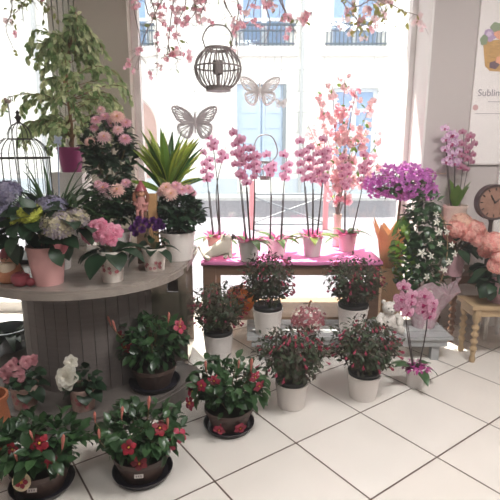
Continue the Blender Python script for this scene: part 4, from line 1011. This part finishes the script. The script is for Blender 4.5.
# stephanotis in patterned cellophane
sp_ = Vector((P(424, 327, z=ZB).x, 3.04, ZB))
t = thing('white_star_jasmine', 'leafy climber with white star flowers in pink patterned cellophane on the bench', 'plant', sp_); R = random.Random(82)
h0 = pot(t, .065, .08, .15, m_pot_white, .004, .015)
z0, z1 = .3, px_local(t, 422, 203).z
b = MB()
for k in range(16):
    zc_ = z0 + (z1 - z0) * k / 15; tw = .125 + .03 * sin(k * 1.9); off = Vector((px_local(t, 421 + 4 * sin(k * 1.3), 245).x, 0, zc_)); bush(b, R, off, (tw * (1 - .35 * (k / 15) ** 3), .12, .06), 46, .062, .034, 0, .1, .1, .7, .5, 3)
b.build('foliage', m_leaf_gloss, t)
b = MB()
for k in range(130):
    v = rv(R); q = px_local(t, 404 + 8 * v.x, 250 + 34 * v.z, -.05 * abs(v.y)); b.leaf(q, v + Vector((-.3, 0, .1)), (0, -.3, 1), R.uniform(.045, .065), .034, .7, .1, 3)
b.build('sunlit_foliage', m_leaf_bright, t)  # brighter leaf colour stands in for sunlight on the left side
MB().tube([(.12 * cos(a) + .01, .02, .2 + (z1 - .25) * .5 + (z1 - .25) * .5 * sin(a)) for a in [2 * pi * j / 32 for j in range(32)]], .004, 6, 0, True).build('hoop', M('wicker', '#a88a68', rough=.7), t)
stemset(t, R, h0, (0, 0, .5), (.13, .1, .35), 6, .003)
for (px, py, s) in ((422, 253, 1.5), (431, 256, 1.2), (437, 222, 1.2), (439, 232, 1.3), (436, 214, 1), (455, 254, 1.2), (427, 277, 1.3), (432, 292, 1), (447, 232, 1), (440, 244, 1.1), (449, 262, 1.2), (445, 270, 1.1), (413, 208, .8), (424, 220, .9), (431, 239, 1), (418, 266, .9), (452, 245, 1)):
    q = px_local(t, px, py, -.14); S['star'].put(t, q, (R.uniform(-.5, .5), -1, R.uniform(-.2, .4)), R.uniform(0, 6), s * .95)
m_cello = M('patterned_cellophane', '#f6eef1', '#d39ab4', rough=.12, noise=.5, nscale=(42, 42, 42), alpha=.75, trans=.3)
b = MB(); n = 26
for j, (r, z) in enumerate(((.075, .002), (.088, .06), (.11, .14), (.145, .2), (.175, .26), (.205, .31))):
    for k in range(n):
        a = 2 * pi * k / n; q = r * (1 + (.02 + .025 * j) * cos(9 * a)); zz = z + (.05 * cos(4 * a + .8) if j == 5 else .012 * j * .5 * cos(4 * a + .8))
        b.v.append((q * cos(a), q * sin(a) * .85, max(.001, zz)))
for j in range(5):
    for k in range(n): b.face((j * n + k, j * n + (k + 1) % n, (j + 1) * n + (k + 1) % n, (j + 1) * n + k))
o = b.build('cellophane', m_cello, t, True, 80)

# salmon hydrangeas
def hydr(label, loc, rb, rt, ph, potm, seed, heads, lrad, leaves=70):
    t, h0, R = flowerpot('hydrangea', label, loc, rb, rt, ph, potm, seed, 'salmon hydrangeas on the small tables')
    b = MB(); bush(b, R, (0, 0, h0 + .05), lrad, leaves, .12, .08, 0, .05, .12, 1.0, .4, 5); b.build('foliage', m_leaf_dark, t)
    for px, py, dy, k, s in heads:
        q = px_local(t, px, py, dy); HB[k].put(t, q, (q.x * 1.2, -.6, .9), R.uniform(0, 6), s)
        MB().tube(ctrl([(0, 0, h0 - .02), (q.x * .4, q.y * .4, h0 + (q.z - h0) * .5), q], 5), .004, 6).build('stem', m_stem, t)
pt_ = place(459, 279, .5, .06)
hydr('salmon hydrangea in mauve pot on the dark table below the white orchid', Vector((pt_.x, 3.17, .5)), .06, .078, .17, m_pot_rose, 84,
     [(457, 229, -.1, 'salmon', .9), (462, 222, 0, 'peach', 1), (475, 228, -.04, 'salmon', .95), (483, 236, -.02, 'peach', .8), (478, 240, -.08, 'salmon', .85), (452, 236, -.02, 'salmon', .75), (467, 234, -.1, 'salmon', .8)], (.15, .11, .07), 34)
hydr('salmon hydrangea in mauve pot on the cream table, cut by right edge', Vector((P(499, 300, y=2.9).x, 2.92, .39)), .06, .076, .14, m_pot_rose, 85,
     [(494, 242, -.08, 'salmon', 1), (503, 258, -.12, 'salmon', .95), (486, 251, 0, 'salmon', .7), (510, 240, 0, 'peach', 1), (497, 266, -.12, 'salmon', .8)], (.17, .13, .1), 50)

# white bear
tb = Vector((P(385, 326, z=ZB).x, 2.98, ZB))
t = thing('teddy_bear', 'white plush teddy bear sitting on the plank bench beside the cellophane', 'toy', tb)
m_plush = M('white_plush', '#e6e1da', '#d3ccc4', rough=1, noise=.5, nscale=(150, 150, 150), bump=.6)
MB().ball((0, 0, .065), .058, 18, 0, (1, .9, 1.1)).build('body', m_plush, t); MB().ball((0, -.01, .155), .046, 18, 0, (1.05, .95, .95)).ball((0, -.05, .145), .02, 10).build('head', m_plush, t)
for s in (-1, 1):
    MB().ball((s * .038, 0, .195), .016, 10, 0, (1, .6, 1)).build('ear', m_plush, t)
    MB().tube(ctrl([(s * .045, -.01, .11), (s * .07, -.03, .085), (s * .062, -.055, .06)], 5), [.02] * 5 + [.022] * 6, 10).ball((s * .062, -.055, .058), .022, 10).build('arm', m_plush, t)
    MB().tube(ctrl([(s * .035, -.02, .03), (s * .055, -.06, .026), (s * .06, -.085, .028)], 5), .026, 10).ball((s * .061, -.09, .031), .029, 12, 0, (.9, .6, 1.05)).build('leg', m_plush, t)
    MB().ball((s * .016, -.051, .165), .0045, 6).build('eye', m_black_metal, t)
MB().ball((0, -.069, .15), .006, 6).build('nose', m_black_metal, t)

# flower filled glass apple
ap = Vector((P(306, 325, z=ZB).x, 2.93, ZB))
t = thing('glass_apple', 'glass apple ornament filled with pink petals standing on the plank bench', 'ornament', ap)
ra = .124
prf = [(.03, 0), (.07, .006), (.1, .05), (ra, .11), (.098, .165), (.06, .195), (.025, .19), (.006, .178)]
MB().lathe(prf, 32, (0, 0, 0), 0, 6, .03).build('glass_body', M('clear_apple_glass', '#f0dede', rough=.05, alpha=.1), t)
R = random.Random(86); b = MB()
for k in range(230):
    v = rv(R); f = R.uniform(.75, .9); p = Vector((v.x * ra * f, v.y * ra * f, .095 + v.z * .082 * f)); b.leaf(p, rv(R), v, .03, .026, .4, .1, 2, 0 if k % 5 else 1, None, .5, .3)
b.build('petal_filling', [M('dusky_red_petal', '#93253a', '#c4707d', rough=.6, trans=.2, isl=True), m_whitep], t); t.children[-1]
MB().tube(ctrl([(0, 0, .178), (.003, 0, .2), (.014, 0, .222)], 4), [.006] * 5 + [.007] * 4, 8).build('stem', m_bark, t)
MB().leaf((.0, 0, .195), (-1, -.2, .45), (0, 0, 1), .045, .03, .6, .15, 5).build('leaf', m_leaf_dark, t)

# orange pumpkin on the lower shelf
pk = Vector((P(241, 300, y=3.42).x, 3.42, .156))
t = thing('pumpkin_ornament', 'amber orange pumpkin ornament on the lower shelf under the pink cloth', 'ornament', pk)
MB().lathe([(.03, 0), (.08, .008), (.115, .06), (.12, .1), (.1, .155), (.06, .18), (.02, .172)], 40, (0, 0, 0), 0, 10, .09).build('body', M('amber_orange', '#d98a3a', '#b9602a', rough=.25, trans=.4, noise=.4, nscale=(12, 12, 12)), t)
MB().tube(ctrl([(0, 0, .17), (.004, 0, .2), (.02, 0, .215)], 4), [.012] * 4 + [.008] * 5, 8).build('stem', m_bark, t)

# white dog
dg = Vector((P(216, 264, z=ZT + .008).x, 3.245, ZT + .009)); u = .0073
t = thing('dog_figurine', 'white dog figurine with one dark ear sitting on pink cloth, front left', 'figurine', dg)
m_dog = M('white_ceramic', '#e6dccd', rough=.5)
sk = bpy.data.meshes.new('body')
V = [(-.055, 0, .045), (0, 0, .05), (.045, 0, .07), (.062, -.008, .12), (.05, -.03, .135)]; E_ = [(0, 1), (1, 2), (2, 3), (3, 4)]; Rr = [.03, .03, .03, .026, .015]
def add(chain, par):
    k = par
    for (p, r) in chain: V.append(p); Rr.append(r); E_.append((k, len(V) - 1)); k = len(V) - 1
add([((.05, -.03, .04), .013), ((.045, -.045, .012), .012)], 2); add([((.07, -.015, .04), .013), ((.075, -.035, .012), .012)], 2)
add([((-.06, -.035, .02), .016), ((-.035, -.055, .012), .012)], 0); add([((-.06, .03, .02), .016), ((-.04, .045, .012), .012)], 0); add([((-.09, .005, .05), .009), ((-.105, .01, .075), .007)], 0)
sk.from_pydata(V, E_, []); o = bpy.data.objects.new('body', sk); C.objects.link(o); o.parent = t
md = o.modifiers.new('skin', 'SKIN'); md.use_smooth_shade = True
for k, sv in enumerate(sk.skin_vertices[0].data): sv.radius = (Rr[k], Rr[k]); sv.use_root = (k == 1)
o.modifiers.new('sub', 'SUBSURF').levels = 2; o.modifiers['sub'].render_levels = 2; sk.materials.append(m_dog)
for s, m in ((-1, m_dog), (1, m_black_metal)): MB().leaf((.06 + s * .02, -.006, .142), (s * .5, -.2, -.6), (s, -.6, .3), .038, .028, .2, .2, 4).ball((.06 + s * .026, -.01, .125), .013, 8, 0, (.6, .5, 1.2)).build('ear', m, t)
MB().ball((.041, -.043, .138), .006, 6).build('nose', m_black_metal, t)
for s in (-1, 1): MB().ball((.055 + s * .012, -.031, .145), .0035, 6).build('eye', m_black_metal, t)

t.scale = (1.3, 1.3, 1.3)

# ------------------------------------------------------------------ hanging things
ZCL = 2.95
def thread(par, loc, zl, n='thread'):
    MB().tube([(0, 0, zl), (0, 0, ZCL - loc.z)], .0013, 4).build(n, m_thread, par)
def lantern(px, py, y, rpx, label, m, nw, hpx, wpx):
    p = P(px, py, y=y); t = thing('wire_lantern', label, 'lantern', p); u = y / F * 1.02; r = rpx * u; ry = r * .93
    zt, zb = ry * .85, -ry * .85
    for k in range(nw):
        a = 2 * pi * k / nw; pts = []
        for j in range(13):
            s = -1.02 + 2.04 * j / 12; pts.append((r * cos(s) * cos(a), r * cos(s) * sin(a), ry * sin(s)))
        MB().tube(pts, .0042 if nw > 20 else .003, 5).build('wire', m, t)
    b = MB(); rr = r * cos(1.02)
    b.tube([(r * cos(2 * pi * j / 36), r * sin(2 * pi * j / 36), .01) for j in range(36)], .005, 6, 0, True)
    b.build('middle_ring', m, t)
    MB().lathe([(rr * .8, zt - .008), (rr * 1.05, zt - .008), (rr * 1.05, zt + .01), (rr * .8, zt + .01), (rr * .8, zt - .008)], 28, caps=False).build('top_ring', m, t)
    MB().lathe([(.002, zb - .018), (rr * 1.02, zb - .018), (rr * 1.05, zb + .012), (rr * .95, zb + .012), (.002, zb - .008)], 28, caps=False).build('base_tray', m, t)
    if nw > 20:
        MB().lathe([(.004, zb - .006), (.012, zb), (.006, zb + .012), (.006, -.04), (.03, -.03), (.034, -.028), (.034, .05), (.03, .05), (.002, .0)], 18, caps=False).build('candle_cup', m, t)
        MB().lathe([(.002, -.0), (.026, .0), (.026, .035), (.002, .036)], 16, caps=False).build('candle', m_white, t)
    hw_ = wpx * u / 2; hz = hpx * u
    MB().tube(ctrl([(-rr, 0, zt), (-hw_ * .92, 0, zt + hz * .22), (-hw_, 0, zt + hz * .5), (-hw_ * .62, 0, zt + hz * .9), (0, 0, zt + hz), (hw_ * .62, 0, zt + hz * .9), (hw_, 0, zt + hz * .5), (hw_ * .92, 0, zt + hz * .22), (rr, 0, zt)], 5), .0045, 6).build('handle', m, t)
    thread(t, p, zt + hz, 'cord'); return t
lantern(218, 69, 3.15, 21.5, 'large round wire lantern with candle cup hanging high before the window', m_grey_metal, 24, 21, 27)
lantern(265, 170, 3.72, 9, 'small wire lantern with tall hoop handle hanging among the orchid flowers', m_grey_metal, 14, 26, 23)
def butterfly(px, py, y, wpx, label, m, seed, tilt=.12, back=None, az=0):
    p = P(px, py, y=y); u = y / F * 1.02; s = wpx * u / 2
    t = thing('butterfly_ornament', label, 'ornament', p, az)
    fore = [(.06, .12), (.3, .42), (.62, .62), (.95, .66), (1.0, .52), (.9, .3), (.78, .1), (.55, -.02), (.08, -.02)]
    hind = [(.06, -.04), (.5, -.06), (.74, -.12), (.78, -.32), (.66, -.55), (.42, -.7), (.26, -.66), (.12, -.4)]
    for sg in (-1, 1):
        for nm, ol in (('forewing', fore), ('hindwing', hind)):
            b = MB(); c = (.3, .2) if nm == 'forewing' else (.3, -.28); root = (.07, .05) if nm == 'forewing' else (.08, -.08)
            oc = ctrl([(x, 0, z) for x, z in ol], 4); oc = [(q.x, q.z) for q in oc]; n = len(oc)
            def bend(x, z, d=0): return (sg * x * s * cos(tilt), -abs(x) * s * sin(tilt) - d, z * s)
            b.tube([bend(x, z) for x, z in oc], s * .045, 5, 0, True)         # border
            k = 11
            for j in range(1, k):                                             # veins from the root
                e = oc[int(n * j / k)]; b.tube([bend(*root), bend((root[0] + e[0]) / 2, (root[1] + e[1]) / 2 + .02), bend(*e)], s * .026, 4)
            inner = [(c[0] + (x - c[0]) * .82, c[1] + (z - c[1]) * .82) for x, z in oc]
            b.tube([bend(x, z) for x, z in inner], s * .03, 4, 0, True)
            inner = [(c[0] + (x - c[0]) * .38, c[1] + (z - c[1]) * .38) for x, z in oc]; b.tube([bend(x, z) for x, z in inner], s * .022, 4, 0, True)
            b.build(nm, m, t)
    b = MB(); b.lathe([(.004, -.5 * s), (.04 * s, -.3 * s), (.05 * s, 0), (.065 * s, .15 * s), (.05 * s, .25 * s), (.05 * s, .32 * s), (.004, .38 * s)], 10); b.build('body', m, t)
    for sg in (-1, 1): MB().tube(ctrl([(sg * .02 * s, 0, .34 * s), (sg * .1 * s, -.02, .5 * s), (sg * .2 * s, -.02, .58 * s)], 4), .0014, 4).build('antenna', m, t)
    thread(t, p, .34 * s); return t
butterfly(195, 122, 3.05, 41.5, 'grey cut-out butterfly ornament hanging left of the round lantern', M('butterfly_grey', '#d6cdcf', rough=.6, trans=.35), 1)
m_bw = M('butterfly_white', '#f6f3f2', rough=.6, trans=.6)
butterfly(260, 91, 3.5, 36, 'white lace butterfly ornament hanging right below the round lantern', m_bw, 2)
butterfly(281, 103, 3.6, 12, 'tiny white butterfly ornament hanging beside the white lace butterfly', m_bw, 3)

# blossom branches hanging along the top of the window
def branch(label, seed, paths, n_bl, y, m_l=None, key='blossom', nl=0, tw=3, vine=False):
    """paths: pixel poly-lines at distance y, starting above the frame"""
    R = random.Random(seed); p0 = P(paths[0][0][0], paths[0][0][1], y=y); top = Vector((p0.x, y, ZCL))
    t = thing('blossom_branch', label, 'branch', top, 0, 'flowering branches hanging over the window')
    allp = []
    for i_, path in enumerate(paths):
        pts = [P(px, py, y=y + R.uniform(-.04, .04)) - top for px, py in path]
        pts = ctrl([Vector((pts[0].x * .3, 0, 0))] + pts if i_ == 0 or path[0][1] < -5 else pts, 8)
        b = MB().tube(pts, [.0065 - .0045 * j / (len(pts) - 1) for j in range(len(pts))], 6); vis = pts[len(pts) // 4:]
        for k in range(max(8, tw * len(path))):
            q = R.choice(vis); e = q + Vector((R.uniform(-.11, .11), R.uniform(-.05, .05), R.uniform(-.13, .04))); c_ = ctrl([q, q.lerp(e, .5) + Vector((0, 0, .012)), e], 4); b.tube(c_, .0016, 4); allp += c_[3:]
        b.build('branch', m_twig, t); allp += vis
    for k in range(n_bl):
        q = R.choice(allp); S[key if R.random() < .7 else ('blossomp' if key == 'blossom' else 'blossom')].put(t, q + rv(R, .012), rv(R), R.uniform(0, 6), R.uniform(1.0, 1.6))
    if nl:
        b = MB()
        for k in range(nl): b.leaf(R.choice(allp), rv(R) + Vector((0, 0, -.5)), rv(R) + Vector((0, 0, .6)), R.uniform(.035, .06), .025, .6, .15, 3)
        b.build('leaves', m_l or m_leaf_bright, t)
    return t
m_olive = M('olive_leaf', '#a3ab62', '#7d8a4c', rough=.5, trans=.4, isl=True)
branch('bare drooping branch with small olive leaves at the top left corner', 91, [[(8, -30), (12, 8), (6, 28), (13, 48)], [(8, -30), (20, 0), (24, 22)], [(12, -20), (36, -2), (48, 14)], [(30, -20), (22, 5), (5, 22)]], 4, 3.6, m_olive, 'blossom', 60)
branch('blossom branch trailing long thin twigs beside the left window frame', 92, [[(140, -30), (134, 5), (140, 40), (138, 70)], [(150, -30), (158, 5), (145, 35), (138, 62)], [(146, -20), (156, 20), (157, 82)], [(140, -30), (147, 10), (150, 16)]], 22, 3.6, m_olive, 'blossomp', 10)
branch('pink blossom branch drooping left of the hanging round lantern', 93, [[(178, -30), (172, 10), (168, 45), (166, 60)], [(178, -30), (186, 0), (176, 30), (184, 58)], [(180, -30), (160, 4), (150, 25)], [(186, -20), (196, 8), (188, 22)], [(168, 45), (172, 56), (182, 60)]], 46, 3.55, m_olive, 'blossomp', 14)
branch('tangled bare branch with few blossoms above the round lantern', 94, [[(215, -30), (206, 2), (200, 16), (203, 30)], [(216, -30), (226, 5), (234, 22), (230, 40)], [(220, -20), (238, 2), (236, 30), (238, 60)], [(215, -30), (196, 0), (190, 12)]], 18, 3.5, m_olive, 'blossom', 10)
branch('pink blossom branch hanging over the balcony window, left of centre', 95, [[(262, -30), (266, 5), (270, 25), (264, 44)], [(258, -30), (248, 4), (242, 28)], [(268, -30), (282, 5), (292, 20), (312, 12)], [(262, -30), (254, 10), (256, 30)], [(280, -10), (288, 18), (297, 34)]], 40, 3.55, m_olive, 'blossomp', 14)
branch('thick blossom branch with yellow green leaves at the upper right of window', 96, [[(330, -30), (344, 4), (356, 18), (372, 20)], [(344, -20), (366, -4), (380, 6), (386, 26)], [(380, -10), (398, 8), (420, 16)], [(330, -30), (352, 5), (372, 0), (390, 2)], [(356, 18), (362, 28)]], 34, 3.55, M('gold_leaf', '#c3bf58', '#a2a24e', rough=.5, trans=.45, isl=True), 'blossom', 80)

# tall blossom arrangement behind the orchids
v_ = Vector((P(337, 230, y=3.72).x, 3.72, ZT + .009))
t = thing('blossom_arrangement', 'tall spray of pale cherry blossom in cream vase behind the orchids', 'flower arrangement', v_); R = random.Random(97)
MB().lathe([(.035, 0), (.04, .01), (.033, .08), (.03, .2), (.035, .26), (.03, .26), (.026, .2), (.002, .02)], 20).build('vase', M('cream_vase', '#e8d6c4', rough=.4), t)
S['arr'] = Stamp('blossom_cluster', f_blossom(.017, 8), M('cherry_blossom', '#fdeaea', '#f9d6da', rough=.6, trans=.55, isl=True)); S['arrp'] = Stamp('blossom_cluster', f_blossom(.017, 9), M('deep_cherry_blossom', '#f8d0d8', '#efb4c2', rough=.6, trans=.55, isl=True))
allp = []
for (px, py) in ((308, 125), (318, 98), (332, 84), (345, 78), (356, 90), (370, 105), (380, 140), (366, 130), (340, 110), (326, 140), (352, 145), (312, 165), (374, 165), (348, 120)):
    e = px_local(t, px, py, R.uniform(-.08, .04)); pts = ctrl([(0, 0, .2), (e.x * .25, e.y * .3, .2 + (e.z - .2) * .45), e], 9); MB().tube(pts, .0028, 5).build('branch', m_twig, t); allp += pts[6:] + pts[11:] + pts[14:]
for k in range(210):
    q = R.choice(allp); S['arr' if R.random() < .75 else 'arrp'].put(t, q + rv(R, .04), rv(R), R.uniform(0, 6), R.uniform(1.0, 1.8))
b = MB()
for k in range(70): b.leaf(R.choice(allp) + rv(R, .03), rv(R), rv(R) + Vector((0, 0, .5)), R.uniform(.035, .06), .028, .6, .15, 3)
b.build('leaves', m_leaf_bright, t)

# ------------------------------------------------------------------ scattering volume added to imitate lens glare (ends behind the panes and inside the walls)
m = bpy.data.materials.new('glare_volume'); m.use_nodes = True; nt = m.node_tree; nt.nodes.remove(nt.nodes['Principled BSDF'])
vs = nt.nodes.new('ShaderNodeVolumeScatter'); vs.inputs['Density'].default_value = 0.06; vs.inputs['Anisotropy'].default_value = 0.75; vs.inputs['Color'].default_value = (1, .97, .96, 1)
nt.links.new(vs.outputs[0], nt.nodes['Material Output'].inputs['Volume'])
o = MB().box((-2.95, -3.45, -.05), (2.65, 3.93, 3.0)).build('lens_veil', m, None, False)
tag(o, 'added faint veil standing in for lens glare before the sunlit window', 'lens_veil', None, 'stuff')
